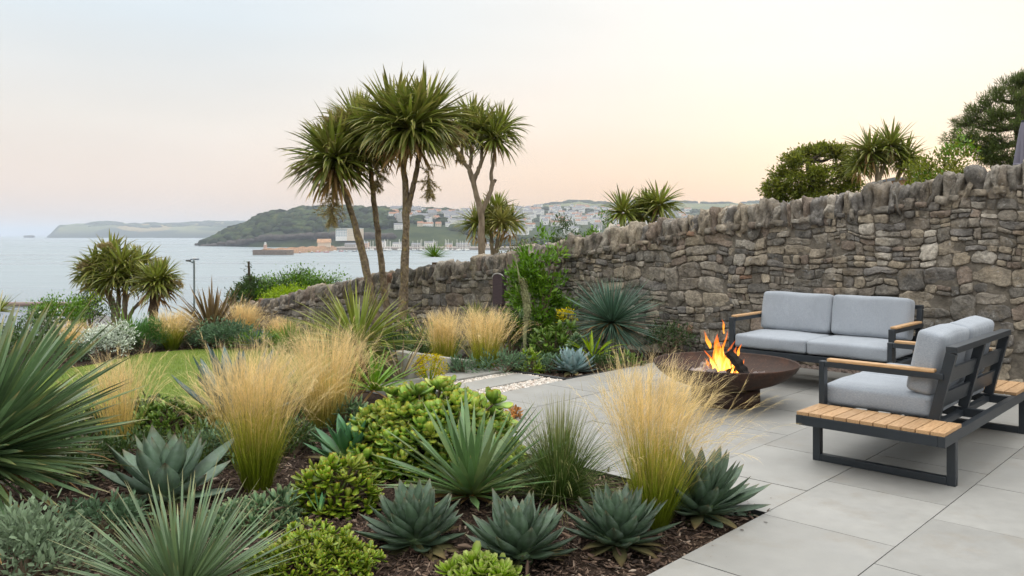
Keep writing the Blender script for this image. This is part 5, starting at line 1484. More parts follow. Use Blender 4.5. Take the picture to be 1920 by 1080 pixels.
cordyline('tallest cordyline with a thick rough trunk forking under a big double head', (750, 655), 12.7,
    [([(750, 655), (755, 590), (759, 500), (761, 420), (759, 340), (748, 260)], .105, .055), ([(762, 405), (771, 365), (782, 315), (792, 240)], .06, .046)],
    [(738, 228, 0, 1.0), (796, 226, -.1, 1.0), (768, 240, -.35, .95)], GP, .80, 360, .046,
    panicles=[((818, 240), (.7, -.4, .2), .5), ((800, 300), (.15, -.3, -.8), .55), ((835, 265), (.6, .2, -.3), .4)], dead=30)
cordyline('slim cordyline with bare forked limbs rising from behind the wall', (905, 520), 15.6,
    [([(905, 520), (903, 460), (902, 403), (890, 352), (882, 322), (868, 300), (866, 262)], .092, .04), ([(890, 352), (880, 320), (883, 300), (885, 240)], .055, .04), ([(886, 345), (897, 318), (903, 298), (904, 250)], .055, .04),
     ([(902, 405), (913, 375), (922, 350), (921, 325), (926, 298), (928, 262)], .062, .036), ([(921, 355), (925, 343), (929, 338)], .045, .04)],
    [(868, 252, .1, 1), (885, 225, .3, .9), (904, 240, 0, .95), (927, 258, -.1, 1.05), (940, 240, .3, .9)], GP, .58, 190, .034, M_bark2,
    panicles=[((860, 240), (-.5, -.3, .3), .3)], dead=8)
cordyline('small pale many headed cordyline behind the slim forked one', (926, 480), 20,
    [([(926, 480), (922, 450), (915, 425)], .07, .045), ([(928, 478), (934, 445), (938, 410)], .065, .04), ([(929, 478), (942, 445), (954, 425)], .06, .04)],
    [(893, 418, 0, 1.1), (933, 392, 0, 1.1), (940, 415, -.4, 1.0, M_cordy_pale), (957, 415, .1, 1.1), (915, 400, .2, 1.0), (908, 425, 0, .9)], 'cordylines behind the wall', .44, 150, .036, M_bark2, dead=14)
cordyline('low cordyline with spiky heads showing just over the wall top', (1200, 440), 14.2,
    [([(1200, 460), (1185, 430), (1168, 402)], .07, .04), ([(1202, 460), (1220, 425), (1236, 388)], .06, .04)],
    [(1168, 398, 0, 1.0), (1236, 384, 0, 1.05), (1205, 402, .2, .9), (1215, 385, .3, .8)], 'cordylines behind the wall', .41, 170, .034, dead=6)
cordyline('bushy cordyline silhouetted behind the high end of the wall, beside the round tree', (1647, 350), 22,
    [([(1647, 370), (1645, 340), (1640, 315), (1632, 290)], .10, .06), ([(1646, 340), (1655, 318), (1668, 285)], .08, .05), ([(1680, 350), (1685, 325), (1697, 300)], .07, .045)],
    [(1632, 284, 0, 1.0), (1670, 274, 0, 1.0), (1698, 296, 0, .85), (1612, 310, .2, .8), (1650, 292, .3, .9), (1705, 305, -.2, .6)], 'cordylines behind the wall', .72, 170, .05, M_bark2, dead=14, panicles=[((1650, 290), (.2, -.6, .2), .4)])
GL = 'cordylines beyond the lawn'
cordyline('broad many headed cordyline beyond the lawn, laden with tan flower sprays', (218, 612), 18,
    [([(217, 615), (215, 585), (205, 555), (192, 520)], .12, .07), ([(218, 612), (222, 575), (222, 530)], .08, .05), ([(232, 612), (234, 575), (236, 520)], .10, .06), ([(237, 606), (250, 580), (268, 562), (280, 545)], .055, .04)],
    [(228, 497, -.2, 1.05), (182, 503, 0, 1.0), (208, 482, .2, 1.05), (187, 532, -.2, .85), (262, 498, .3, 1.0), (245, 520, -.3, .85), (212, 520, -.4, .9), (280, 522, .4, .8), (165, 515, .3, .8)], GL, .53, 170, .045, M_bark2, dead=12,
    panicles=[((250, 505), (.4, -.8, .1), .42), ((180, 490), (-.4, -.8, .3), .42), ((215, 470), (-.2, -.5, .6), .4), ((240, 525), (.2, -.9, -.1), .38), ((195, 500), (0, -1, .2), .3)])
cordyline('stubby cordyline with a thick shaggy brown trunk at the edge of the lawn bed', (288, 618), 17.2,
    [([(288, 622), (288, 590), (289, 550), (291, 530)], .13, .10)],
    [(292, 530, 0, 1.1), (303, 520, .2, .9)], GL, .50, 210, .042, M_bark_shag, dead=30, panicles=[((315, 528), (.8, -.2, .3), .35)])
M_olive_strap = leaf_mat('olive strap leaf', [(0, (.20, .20, .06)), (.3, (.115, .15, .035)), (1, (.17, .17, .06))], .4, .42, .25, .4)
# trunkless young cordyline
p = G(674, 716, -.06); p[2] = gz(p)
r = empty('young_cordyline', p, 0, 'young trunkless cordyline with a fountain of long green leaves and dead orange skirt', 'cordyline')
m = MB(); tube(m, [(0, 0, -.05), (.0, 0, .2), (-.02, 0, .42)], [.09, .085, .07], 10, rough=.1); m.build('trunk', [M_bark_shag], r)
head(r, (-.02, 0, .44), .72, 230, .028, M_olive_strap, dead=30, droopk=.8)

# ---------------------------------------------------------------- foreground bed
def place(px, py, z=-.03):
    q = G(px, py, z); q[2] = gz(q)+.0; return q
# left edge: broad fan of grey green blades
p = W(-55, 885, 4.25); p[2] = gz(p)
spiky('fan_palm', p, 440, .87, .050, M_palm, 'large grey green spiky plant filling the left edge of the picture', 'spiky palm', None, (-.28, 1.45), (.20, .03), 'stiff', 6, .26, .10, dead=26, c=(0, 0, .38), roll=.3, lowlen=.70)
spiky('yucca', W(338, 1105, 3.32)*np.array([1, 1, 0])+np.array([0, 0, -.03]), 210, .46, .018, M_yucca, 'low spiky yucca of upright narrow blades at the bottom edge, left of centre', 'yucca', None, (.22, 1.5), (.10, .0), 'stiff', 5, .25, .13, dead=8, c=(0, 0, .06))
agave('agave', place(312, 940), .385, .36, M_agave, 'big broad leaved grey green agave beside the large spiky plant', None, 26, .40, (.16, 1.40), thick=.08, droop=(-.14, -.08))
AG = 'row of three dark agaves at the front of the bed'
agave('agave', place(783, 1022), .265, .34, M_agave_dark, 'left of the three dark blue green agaves at the front of the bed', AG, 58, .345, (.06, 1.45), thick=.11, droop=(-.20, -.16))
agave('agave', place(976, 1050), .265, .3, M_agave_dark, 'middle of the three dark agaves, directly behind the lime succulent rosettes', AG, 56, .345, (.0, 1.42), thick=.12, droop=(-.24, -.16), rz=1.1)
agave('agave', place(1157, 1026), .262, .3, M_agave_dark, 'right of the three dark agaves, nearest the paving edge', AG, 62, .33, (.10, 1.45), thick=.10, droop=(-.15, -.14), rz=2.3)
agave('agave', place(1312, 966), .34, .3, M_agave_dark, 'dark agave with toothed leaf tips half hidden behind the front feather grass', None, 60, .25, (.0, 1.35), prof='agave_long', thick=.12, droop=(-.12, -.1))
agave('agave', place(443, 792), .60, .6, M_agave_blue, 'tall slate blue agave with long upright leaves at the edge of the lawn', None, 24, .20, (.35, 1.45), prof='agave_long', thick=.10, droop=(-.2, -.05))
agave('soft_agave', place(655, 872), .33, .3, M_atten, 'bright green soft leaved agave rosette below the big jade plant', None, 26, .30, (.12, 1.35), prof='agave_long', thick=.06, droop=(-.15, .25))
SG = 'feather grass clumps in the front bed'
stipa(place(1226, 985), .78, .23, 1350, 'golden feather grass clump at the paving corner, in front of the fire bowl', SG, wind=(.22, 0), base_r=.07, lean=(.02, 0))
stipa(place(482, 915), .77, .21, 1350, 'large golden feather grass clump left of centre beside the big agave', SG, wind=(.05, 0), base_r=.08, lean=(.02, 0))
stipa(place(612, 800), .74, .27, 1200, 'broad domed straw coloured feather grass clump behind the large one', SG, True, wind=(-.05, 0), base_r=.12)
stipa(place(222, 846), .62, .17, 420, 'sparse pale feather grass clump between the spiky plant and the big agave', SG, True, wind=(-.12, 0), lean=(-.04, 0))
stipa(place(420, 812), .46, .34, 260, 'low wispy feather grass clump in front of the slate blue agave', SG, True, wind=(-.1, 0))
tussock('sedge_tuft', place(1048, 935), .56, .62, 1500, M_carex, 'dark green arching sedge tuft between the upright yucca and the front feather grass', 'sedge', .0052, 1.1)
spiky('yucca', place(884, 942), 84, .56, .040, M_yucca_var, 'upright yucca with wide pale edged sword leaves behind the three agaves', 'yucca', None, (.12, 1.50), (.22, .0), 'agave_long', 6, .24, .12, dead=6, c=(0, 0, .05))
succulent_dome('jade_plant', place(812, 868), .56, .42, .50, 190, .096, .074, M_jade, 'big mounded jade plant with round green and yellow tinged leaves, centre of the bed', 10, low=-.05, jitter=.085)
succulent_dome('jade_plant', place(632, 948), .25, .22, .27, 52, .078, .040, M_jade2, 'small yellow green jade plant with paddle leaves left of the three agaves', 9, low=-.1, jitter=.06)
succulent_dome('small_leaf_succulent', place(588, 1078), .265, .24, .19, 190, .042, .022, M_jade2, 'dense low mound of small bright green succulent leaves at the bottom edge', 9, low=-.02, stems=False)
succulent_dome('lime_succulent', place(900, 1094), .155, .13, .12, 17, .072, .034, M_lime, 'lime green succulent rosettes at the bottom edge in front of the middle agave', 22, low=.05, spread=(.1, 1.45), thick=.14, stems=False, inner=False)
succulent_dome('grey_succulent', place(468, 985), .25, .17, .13, 60, .062, .024, M_grey_succ, 'low grey green succulent mat beside the blue plastic scrap', 8, low=.0)
succulent_dome('grey_succulent', place(528, 975), .07, .06, .15, 9, .10, .026, M_grey_succ, 'small upright cluster of grey succulent leaves at the right end of the grey mat', 9, low=.3)
shrub('silver_shrub', W(38, 1090, 3.5)*np.array([1, 1, 0])+np.array([0, 0, -.03]), .27, .22, .34, 2400, .042, .016, M_silver, 'silvery grey leaved bush in the bottom left corner', clumps=90, sig=.10, low=-.1, up=.5)
succulent_dome('green_succulent', place(318, 812), .30, .22, .22, 46, .085, .04, M_aeon, 'dark green leafy succulent clump behind the big agave', 9)
succulent_dome('green_succulent', place(470, 855), .16, .14, .12, 18, .07, .03, M_aeon, 'low green succulent tuft at the foot of the large feather grass', 8)
succulent_dome('grey_succulent', place(655, 800), .20, .16, .24, 26, .10, .028, M_grey_succ, 'grey green upright succulents between the domed feather grass and the jade plant', 8)
spiky('dark_spiky_plant', place(700, 752), 40, .46, .030, M_strap, 'small dark green strappy plant left of the concrete block', 'spiky plant', None, (.1, 1.45), (.5, .05), 'sword', 6, .24, .15, dead=5)
spiky('bronze_spiky_plant', place(752, 728), 15, .52, .028, M_phorm, 'few bronze pointed blades in front of the pale concrete block', 'spiky plant', None, (.45, 1.4), (.2, .0), 'stiff', 5, .3, .15)
def yellow_flower():
    p = place(806, 722); r = empty('yellow_flower', p, 0, 'yellow flowering succulent standing beside the stepping slabs', 'flowering plant')
    C = ell_pts(46, .15, .10, .12, low=-.5)+np.array([0, 0, .18]); m = MB(); leafcloud(m, C, .016, 1500, .024, .010, up=.5); m.build('flowers', [M_yellowf], r)
    st = MB(); 
    for q in C[:16]: tube(st, [(0, 0, 0), tuple(q*.6), tuple(q)], [.006, .005, .004], 5)
    st.build('stems', [M_shrub_lime], r)
yellow_flower()
succulent_dome('red_tipped_succulent', place(965, 790), .07, .07, .12, 8, .06, .028, simple('orange leaf', (.40, .16, .03), .5, var=.4, rndvar=.4), 'orange tinted succulent sprig at the right edge of the big jade plant', 7)
def scrap():
    p = place(546, 968); m = MB(); blades(m, [(0, 0, .006), (0.01, 0, .008)], dirs(np.array([2.2, 2.5]), np.array([.5, .25])), [.055, .04], [.022, .018], .4, 3, 'paddle', .05)
    tag(m.build('plastic_scrap', [M_blue], None, p), 'crumpled blue scrap of plastic lying on the mulch', 'litter')
scrap()
def sprout(px, py, label):
    spiky('succulent_sprout', place(px, py), 4, .12, .016, M_atten, label, 'sprout', None, (.9, 1.5), (.1, 0), 'agave_long', 4, .3)
sprout(600, 1002, 'two thin green sprouts in the mulch above the dense succulent mound')
# fillers at the back of the front bed
for q, lab in (((262, 800), 'low green leafy plant between the sparse pale feather grass and the lawn'), ((170, 815), 'low leafy plant behind the large spiky plant, at the lawn edge'), ((545, 772), 'low leafy plant behind the large golden feather grass')):
    shrub('low_leafy_plant', place(*q), .26, .18, .2, 700, .05, .022, M_shrub_dark, lab, 'low plant', None, 30, .16, low=.0)
tussock('sedge_tuft', place(365, 880), .34, .75, 420, M_carex, 'thin dark sedge tuft between the big agave and the large feather grass', 'sedge', .004, 1.3)

for nm, q, rx, h, mt, L, lab in (('low_leafy_plant', (245, 880), .22, .20, M_shrub_dark, .05, 'low dark leaves just behind the left side of the big agave'), ('low_leafy_plant', (395, 868), .20, .20, M_shrub_grey, .05, 'low grey green leaves between the big agave and the large feather grass'), ('low_leafy_plant', (560, 848), .16, .16, M_shrub_dark, .045, 'low dark leaves right of the large feather grass, left of the soft agave'), ('low_leafy_plant', (120, 905), .26, .22, M_shrub_dark, .05, 'low dark leaves under the large spiky plant'), ('low_leafy_plant', (740, 900), .13, .12, M_shrub, .04, 'low bright green leaves below the big jade plant'), ('low_leafy_plant', (200, 1000), .18, .14, M_shrub_grey, .045, 'low grey leaves between the silver bush and the low spiky yucca')):
    shrub(nm, place(*q), rx, rx*.8, h, 700, L, L*.4, mt, lab, 'low plant', None, 26, .2, low=0)
# ---------------------------------------------------------------- bed under the wall
def pz(px, D): q = W(px, 440, D); q[2] = gz(q); return q
MG = 'feather grass clumps under the wall'
stipa(pz(832, 9.7), .68, .15, 800, 'left of the two golden feather grass clumps under the wall', MG, wind=(-.12, 0), base_r=.09, w=.0045)
stipa(pz(910, 9.3), .66, .24, 1000, 'right of the two feather grass clumps, the fuller one beside the tall stalk', MG, wind=(.05, 0), base_r=.10, w=.0045)
shrub('laurel_shrub', pz(1008, 11.5), .42, .36, 1.42, 4200, .085, .036, M_shrub, 'glossy bright green leafy shrub reaching above the wall by the gate post', 'shrub', None, 80, .13, zc=.5, low=-.7, up=.35)
p = pz(1147, 10.15)
spiky('blue_yucca', p, 620, .66, .015, M_dasy, 'round ball of stiff blue green needles under the wall, left of the fire bowl', 'yucca', None, (-.75, 1.5), (.10, .02), 'stiff', 4, .2, .08, dead=60, c=(0, 0, .46), roll=.4)
def stalk():
    p = pz(998, 10.3); r = empty('flower_stalk', p, 0, 'tall dry fuzzy flower stalk leaning left in front of the glossy shrub', 'flower stalk')
    P = [W(986, 660, 10.3), W(984, 625, 10.3), W(989, 585, 10.3), W(984, 550, 10.3), W(979, 524, 10.3)]
    P[0][2] = p[2]; P = [q-p for q in P]; c = spline(P, 24)
    m = MB(); tube(m, c, np.interp(np.linspace(0, 1, 24), [0, .35, .45, .8, 1], [.018, .026, .046, .042, .030]), 9, rough=.15); m.build('stem', [M_stalk], r)
    m = MB(); n = 900; k = rs.randint(9, 24, n); az = rs.rand(n)*6.28
    blades(m, c[k]+dirs(az, np.zeros(n))*.03, dirs(az, rs.uniform(-.2, .8, n)), .035, .012, .2, 2, 'leaf', .1); m.build('seed_pods', [simple('dry seed pod', (.26, .25, .12), .9, var=.3, rndvar=.4)], r)
    m = MB(); q = [W(975, 530, 10.3)-p, W(970, 500, 10.3)-p, W(965, 478, 10.3)-p]; tube(m, q, [.010, .008, .004], 6); m.build('side_stalk', [M_stalk], r)
stalk()
succulent_dome('tree_aeonium', pz(1040, 10.0), .34, .26, .44, 34, .12, .055, M_aeon, 'dark green aeonium bush with round rosettes below the glossy shrub', 12, low=-.2, spread=(.2, 1.45), thick=.1)
agave('agave', pz(1074, 9.15), .275, .3, M_agave_silver, 'silver blue agave rosette at the edge of the bed under the wall', None, 40, .36, (.0, 1.40), thick=.10, droop=(-.25, -.2))
succulent_dome('lime_succulent', pz(994, 9.15), .15, .13, .24, 14, .085, .036, M_lime, 'lime green leafy succulent left of the silver blue agave', 10, low=-.5, thick=.14)
succulent_dome('blue_rosette', pz(1079, 9.75), .10, .1, .34, 5, .10, .045, M_grey_succ, 'blue green rosette on a short stem just above the silver agave', 18, low=.4, spread=(.1, 1.45), thick=.1)
shrub('grey_ground_cover', pz(945, 9.05), .24, .16, .19, 700, .05, .016, M_shrub_grey, 'grey green ground cover below the fuller feather grass', 'ground cover plant', None, 30, .2, low=0)
shrub('grey_ground_cover', pz(1030, 9.25), .14, .12, .16, 350, .05, .016, M_shrub_grey, 'small grey leaved plant squeezed between the lime succulent and the silver agave', 'ground cover plant', None, 20, .2, low=0)
shrub('dark_ground_cover', pz(1128, 9.25), .20, .14, .16, 500, .05, .018, M_shrub_dark, 'dark green ground cover right of the silver agave', 'ground cover plant', None, 26, .2, low=0)
spiky('yellow_green_fern', pz(1112, 9.6), 26, .36, .030, M_shrub_lime, 'yellow green arching fronds between the silver agave and the needle ball', 'fern', None, (.2, 1.2), (.8, .3), 'leaf', 6, .2)
succulent_dome('green_succulent', pz(1172, 9.5), .20, .14, .18, 16, .10, .03, M_aeon, 'green leafy succulent in front of the needle ball', 8, low=0, thick=.1)
shrub('dark_shrub', pz(1252, 10.35), .30, .22, .40, 1200, .045, .013, M_shrub_dark, 'dark low conifer like shrub at the foot of the wall behind the fire bowl', 'shrub', None, 50, .15, low=0)
shrub('dark_shrub', pz(768, 9.9), .28, .24, .42, 900, .10, .018, M_shrub_dark, 'dark narrow leaved shrub between the cordyline trunks and the feather grass', 'shrub', None, 40, .16, low=0)
shrub('dark_shrub', pz(735, 10.6), .36, .26, .62, 1800, .07, .022, M_shrub_dark, 'dark leafy shrub around the feet of the tall cordylines', 'shrub', None, 60, .15, low=0, extra=(M_shrub, 500))
shrub('dark_shrub', pz(792, 11.6), .30, .24, .55, 1400, .07, .02, M_shrub, 'mid green shrub behind the left feather grass, at the wall', 'shrub', None, 50, .15, low=0)
shrub('dark_shrub', pz(955, 10.6), .26, .22, .62, 1600, .07, .024, M_shrub_dark, 'dark leafy shrub behind the fuller feather grass, below the gate post', 'shrub', None, 50, .15, low=0, extra=(M_shrub, 600))
shrub('dark_shrub', pz(872, 9.0), .16, .12, .16, 350, .07, .016, M_shrub_grey, 'low blue green plant at the foot of the two feather grasses', 'shrub', None, 20, .2, low=0)
SMALL_Y = spiky('small_yucca', pz(890, 11.6), 60, .28, .026, M_cordy, 'small dark spiky rosette against the wall above the fuller feather grass', 'yucca', None, (-.1, 1.45), (.25, .05), 'stiff', 4, .25, .12, c=(0, 0, .68))
m = MB(); tube(m, [(0, 0, -.05), (0, 0, .7)], [.03, .025], 8); m.build('stem', [M_bark_shag], SMALL_Y)
tussock('green_tussock', pz(835, 12.4), .62, .40, 260, M_strap, 'green strappy tussock against the wall above the left feather grass', 'grass tussock', .014, .9)
shrub('white_flower', pz(1062, 10.6), .09, .08, .60, 160, .05, .022, M_yellowf, 'pale yellow flower head standing before the needle ball', 'flower', None, 8, .25, zc=.85, low=-.5, nstem=3)

for o_, tl in zip([o for o in COL.objects if o.get('group') == AG], ((.05, -.08), (-.09, .05), (.10, .07))): o_.rotation_euler[0] = tl[0]; o_.rotation_euler[1] = tl[1]
# ---------------------------------------------------------------- bed beyond the lawn
BG = 'feather grass clumps beyond the lawn'
stipa(pz(136, 13.2), .52, .42, 700, 'straw coloured feather grass left of the white bush beyond the lawn', BG, True, wind=(.2, 0), base_r=.1, w=.006)
stipa(pz(322, 14.1), .62, .36, 900, 'golden feather grass between the feathery green bush and the bronze flax', BG, wind=(.1, 0), base_r=.1, w=.006)
stipa(pz(459, 14.7), .66, .24, 900, 'upright orange feather grass in front of the low end of the wall', BG, True, wind=(.1, 0), base_r=.08, w=.006)
stipa(pz(522, 14.5), .48, .46, 800, 'spreading feather grass right of the upright orange one', BG, True, wind=(.3, 0), base_r=.1, w=.006, lean=(.12, 0))
shrub('white_bush', pz(200, 13.0), .36, .28, .50, 2600, .05, .024, M_white, 'white leaved rounded bush beyond the lawn', 'shrub', None, 70, .13, low=-.1, extra=(M_shrub_dark, 300))
shrub('feathery_bush', pz(272, 13.75), .29, .25, .52, 2600, .07, .012, M_fine_green, 'fine feathery green bush right of the white bush', 'shrub', None, 60, .16, low=-.1, up=.7)
spiky('strappy_plant', pz(240, 13.9), 46, .62, .022, M_stipa_dry if False else M_strap, 'pale upright strappy plant between the white and feathery bushes', 'strappy plant', None, (.75, 1.5), (.25, .05), 'sword', 5, .2)
spiky('bronze_flax', pz(397, 15.0), 120, .95, .055, M_phorm, 'large bronze flax with arching sword leaves at the end of the lawn', 'flax', None, (.25, 1.5), (.75, .05), 'sword', 7, .25, .15)
spiky('bronze_flax', pz(440, 16.6), 60, .72, .05, M_phorm, 'smaller bronze flax behind the upright orange feather grass', 'flax', None, (.4, 1.5), (.5, .05), 'sword', 6, .25, .15)
shrub('grey_green_bush', pz(425, 14.05), .42, .26, .42, 2200, .06, .024, M_shrub_grey, 'grey green rounded bush below the bronze flax', 'shrub', None, 70, .14, low=0)
spiky('small_blue_yucca', pz(482, 13.85), 60, .34, .022, M_agave_blue, 'small blue spiky rosette at the lawn edge right of the grey green bush', 'yucca', None, (.1, 1.45), (.1, 0), 'stiff', 4, .25)
tussock('green_tussock', pz(545, 13.6), .55, .8, 420, M_strap, 'bright green arching strappy clump left of the young cordyline', 'grass tussock', .020, 1.0)
tussock('green_tussock', pz(600, 13.9), .70, .85, 420, M_carex, 'olive green arching clump directly behind the young cordyline', 'grass tussock', .016, 1.1)
shrub('low_leafy_plant', pz(470, 13.9), .25, .2, .26, 600, .06, .02, M_shrub, 'low bright green leaves between the grey green bush and the strappy clump', 'low plant', None, 26, .2, low=0)
shrub('green_bush', pz(105, 15.6), .55, .4, .74, 3200, .06, .026, M_shrub, 'bright green rounded bush in front of the slate roofed house', 'shrub', None, 90, .13, low=-.1)
shrub('dark_bush', pz(170, 16.4), .42, .35, .70, 1800, .06, .022, M_shrub_dark, 'dark bush below the broad cordyline', 'shrub', None, 60, .15, low=-.1, extra=(M_shrub_lime, 260))
shrub('white_flower_bush', pz(62, 12.6), .42, .3, .62, 1700, .05, .022, M_shrub_dark, 'dark bush dotted with white flowers behind the large spiky plant', 'shrub', None, 60, .16, low=-.1, extra=(M_petal, 130))
shrub('dark_bush', pz(125, 12.7), .40, .2, .26, 900, .06, .018, M_shrub_grey, 'low dark grey green planting at the left end of the lawn', 'shrub', None, 36, .2, low=0)
shrub('dark_bush', pz(20, 11.5), .5, .3, .6, 1500, .06, .022, M_shrub_dark, 'dark bush at the far left behind the spiky blades', 'shrub', None, 50, .16, low=-.1)
spiky('small_yucca', pz(-2, 17), 60, .5, .03, M_cordy, 'spiky crown just entering the left edge of the picture', 'yucca', None, (-.2, 1.4), (.3, .05), 'stiff', 4, .25, c=(0, 0, .7))
for q, D, w, mt, lab in ((300, 14.25, .26, M_shrub_grey, 'low grey green edging plant below the feathery bush, at the lawn edge'), (352, 14.35, .30, M_shrub_dark, 'low dark edging plant in front of the bronze flax, at the lawn edge'), (380, 14.3, .24, M_shrub_grey, 'low grey edging plant left of the grey green bush'), (508, 14.0, .26, M_shrub, 'low bright green edging plant right of the small blue rosette'), (235, 13.6, .22, M_shrub_dark, 'low dark edging plant between the white and feathery bushes')):
    shrub('edging_plant', pz(q, D), w, .18, .24, 800, .05, .018, mt, lab, 'low plant', None, 30, .2, low=0)
# hedges beyond the low end of the wall
def hedge(label, px, D, rx, ry, top_y, mat, L, w, n, clumps=120, extra=None, low=-.3, nm='hedge'):
    q = W(px, top_y, D); h = q[2]; g = gz(q); q[2] = g
    return shrub(nm, q, rx, ry, (h-g)*.93, n, L, w, mat, label, nm.split('_')[-1], None, clumps, .13, zc=.62, low=low, extra=extra)
hedge('dark green hedge with glossy leaves beyond the low end of the wall', 560, 21.5, 1.15, .6, 512, M_shrub, .065, .03, 11000, extra=(M_shrub_dark, 4500))
hedge('dark leafy bush around the dead stem, left end of the hedge', 472, 21.0, .52, .5, 522, M_shrub_dark, .065, .034, 5200, extra=(M_shrub, 900), nm='dark_bush')
hedge('clipped lime yellow hedge in front of the dark hedge', 538, 20.2, .62, .4, 540, M_shrub_lime, .05, .022, 5000)
def dead_stem():
    q = W(467, 490, 21.0); g = gz(q); o = np.array([q[0], q[1], g]); h = q[2]-g
    m = MB(); tube(m, spline([(0, 0, 0), (.03, 0, h*.5), (0, 0, h*.8), (-.01, 0, h)], 20), np.linspace(.05, .025, 20), 8, rough=.15)
    for k in range(9):
        z = h*(1-.45*rs.rand()); a = rs.rand()*6.28; tube(m, [(0, 0, z), (.07*cos(a), .07*sin(a), z+.05), (.15*cos(a), .15*sin(a), z+.06)], [.014, .010, .005], 5)
    r = m.build('dead_stem', [M_bark_dark], None, o); tag(r, 'bare dark dead stem poking out of the bush at the end of the hedge', 'dead stem')
    l = MB(); n = 40; zz = h*(1-.4*rs.rand(n)); blades(l, np.c_[rs.randn(n)*.09, rs.randn(n)*.06, zz], dirs(rs.rand(n)*6.28, rs.rand(n)), .08, .045, .2, 3, 'leaf', .2); l.build('leaves', [M_shrub_dark], r)
dead_stem()
# plants showing above the wall
hedge('olive brown bush behind the wall, right of the small cordyline', 985, 15.2, .50, .4, 436, simple('olive leaf', (.15, .14, .055), .6, rndvar=.45), .06, .018, 5200, nm='wall_bush')
hedge('dense olive green bush behind the wall, in the dip before the low cordyline', 1052, 13.8, .38, .4, 410, M_shrub_dark, .05, .020, 5600, extra=(simple('olive leaf tip', (.13, .12, .05), .6, rndvar=.4), 1200), nm='wall_bush')
hedge('bright green bush tucked under the low cordyline behind the wall', 1112, 13.6, .40, .3, 408, M_shrub, .055, .024, 4200, extra=(M_shrub_dark, 500), nm='wall_bush')
hedge('fresh green sprig right of the low cordyline', 1247, 12.4, .16, .14, 396, M_shrub, .055, .026, 900, 20, nm='wall_bush')
hedge('small leafy sprigs on the wall top, left of the round tree', 1385, 11.6, .26, .14, 374, M_shrub, .05, .02, 700, 24, nm='wall_bush')
hedge('bright green tuft on the wall below the round tree', 1548, 11.2, .24, .18, 334, M_shrub, .05, .02, 1500, 30, nm='wall_bush')
hedge('bright green tuft on the wall below the silhouetted cordyline', 1632, 11.0, .20, .14, 328, M_shrub, .05, .02, 1000, 24, nm='wall_bush')
hedge('leafy green bush between the silhouetted cordyline and the pine', 1775, 13.5, .62, .5, 278, M_tree, .06, .032, 17000, 150, extra=(M_shrub, 2600), nm='wall_bush')
hedge('low dark bush left of the leafy bush, behind the high wall', 1722, 14.5, .40, .3, 300, M_tree, .06, .03, 8000, nm='wall_bush')
spiky('wall_yucca', W(815, 492, 15.0), 90, .29, .018, M_strap, 'tufted green yucca showing above the wall beside the thick cordyline trunk', 'yucca', None, (.0, 1.45), (.15, .0), 'stiff', 4, .25)
q = W(815, 492, 15.0); m = MB(); tube(m, [(0, 0, gz(q)-q[2]), (0, 0, 0)], [.06, .05], 8); o = m.build('stem', [M_bark_shag], COL.objects['wall_yucca'])
# trees
def tree(label, D, trunk, clumps, nleaf, L, w, mat, sig, bark, name, r0=.22, up=.2, prof='leaf', rv=.6):
    b = W(trunk[0][0], trunk[0][1], D); b[2] = gz(b)-.1
    r = empty(name, b, 0, label, 'tree')
    T = [np.zeros(3)]+[W(x, y, D)-b for x, y in trunk[1:]]
    m = MB(); c = spline(T, 20); tube(m, c, np.linspace(r0, r0*.35, 20), 12, rough=.05)
    C = []
    for (px, py, dd, rpx) in clumps:
        q = W(px, py, D+dd)-b; rr = rpx*D/F
        k = np.argmin(np.linalg.norm(c[6:]-q, axis=1)+np.maximum(0, c[6:, 2]-q[2])*2)+6
        s = c[k]; mid = (s+q)/2+np.array([0, 0, -.12*np.linalg.norm(q-s)])
        tube(m, spline([s, mid, q], 9), np.linspace(r0*.35, .02, 9), 7)
        kk = 16
        sub = q+unit(rs.randn(kk, 3))*rr*rs.uniform(.35, 1, (kk, 1))*np.array([1.15, 1, .62])
        for e in sub[:9]: tube(m, spline([q+(s-q)*.15, (q+e)/2+rs.randn(3)*rr*.1, e], 6), np.linspace(.025, .006, 6), 5)
        C += [(e, rr*.17) for e in sub]
    m.build('trunk', [bark], r)
    f = MB(); cc = np.array([a for a, _ in C]); ss = np.array([b_ for _, b_ in C])
    leafcloud(f, cc, ss*sig, nleaf, L, w, up=up, out=cc.mean(0), prof=prof, rv=rv)
    f.build('crown', [mat], r)
    return r
tree('round broadleaf tree behind the wall, left of the silhouetted cordyline', 26, [(1530, 400), (1528, 370), (1520, 330), (1515, 300)],
    [(1452, 352, 0, 24), (1475, 325, .3, 26), (1490, 300, 0, 24), (1515, 288, .4, 24), (1545, 282, 0, 22), (1572, 288, .3, 22), (1592, 302, 0, 20), (1510, 330, -.5, 28), (1545, 320, -.4, 30), (1580, 328, 0, 26), (1490, 358, -.3, 26), (1530, 358, -.5, 28), (1570, 355, 0, 26), (1600, 345, .4, 22), (1465, 370, 0, 22)], 15000, .115, .05, M_tree, 1.0, M_bark_dark, 'broadleaf_tree')
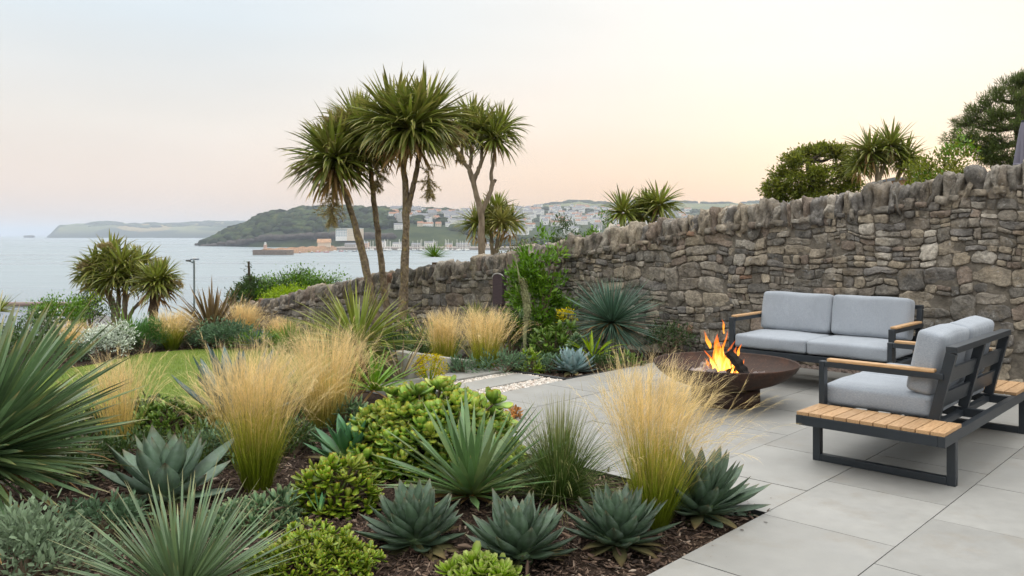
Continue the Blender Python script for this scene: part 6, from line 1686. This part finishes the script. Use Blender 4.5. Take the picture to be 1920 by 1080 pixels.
tree('large spreading pine at the right edge behind the wall', 24, [(1935, 380), (1925, 320), (1915, 260), (1912, 190)],
    [(1795, 262, 0, 24), (1810, 232, .3, 20), (1832, 258, -.3, 26), (1838, 205, .2, 24), (1850, 230, 0, 24), (1868, 182, 0, 26), (1880, 215, -.4, 28), (1898, 160, .2, 24), (1920, 150, 0, 28), (1912, 190, -.4, 30), (1845, 285, 0, 22), (1870, 262, -.4, 28), (1900, 240, -.6, 30), (1940, 200, 0, 34), (1880, 292, -.6, 30), (1915, 285, -.8, 34), (1960, 250, 0, 40), (1960, 170, .4, 34), (1860, 300, -.2, 24), (1950, 310, 0, 40)], 20000, .15, .016, M_pine, .95, M_bark_dark, 'pine_tree', .3, .5, 'sword')
def chimney():
    p = W(1690, 345, 30); g = gz(p); r = empty('brick_house', (p[0], p[1], g), .2, 'orange brick house corner with a shallow roof peeping over the wall below the cordyline', 'house')
    h = p[2]-g+.12
    m = MB(); box(m, (-.2, -1.5, -1), (.24, 1.5, h)); m.build('wall', [M_brick], r)
    m = MB(); m.add([(-.3, -1.7, h), (.34, -1.7, h), (.34, 1.7, h), (-.3, 1.7, h), (-.3, 0, h+.12), (.34, 0, h+.12)], [(0, 1, 5, 4), (2, 3, 4, 5), (3, 2, 1, 0)], smooth=False); m.add([(-.3, -1.7, h), (.34, -1.7, h), (.34, 1.7, h), (-.3, 1.7, h), (-.3, 0, h+.12), (.34, 0, h+.12)], [(1, 2, 5), (3, 0, 4)], smooth=False)
    m.build('roof', [M_slate], r)
chimney()

# ---------------------------------------------------------------- sea air
def haze():
    m = MB(); box(m, (-42000, -300, -24.5), (42000, 46000, 170))
    k = NT('sea haze'); v = k.n('ShaderNodeVolumePrincipled')
    v.inputs['Color'].default_value = (.60, .66, .76, 1); v.inputs['Density'].default_value = HAZE; v.inputs['Anisotropy'].default_value = .2
    k.t.links.new(v.outputs[0], k.out.inputs['Volume'])
    tag(m.build('haze', [k.m]), kind='stuff')
HAZE = 1.3e-4
haze()
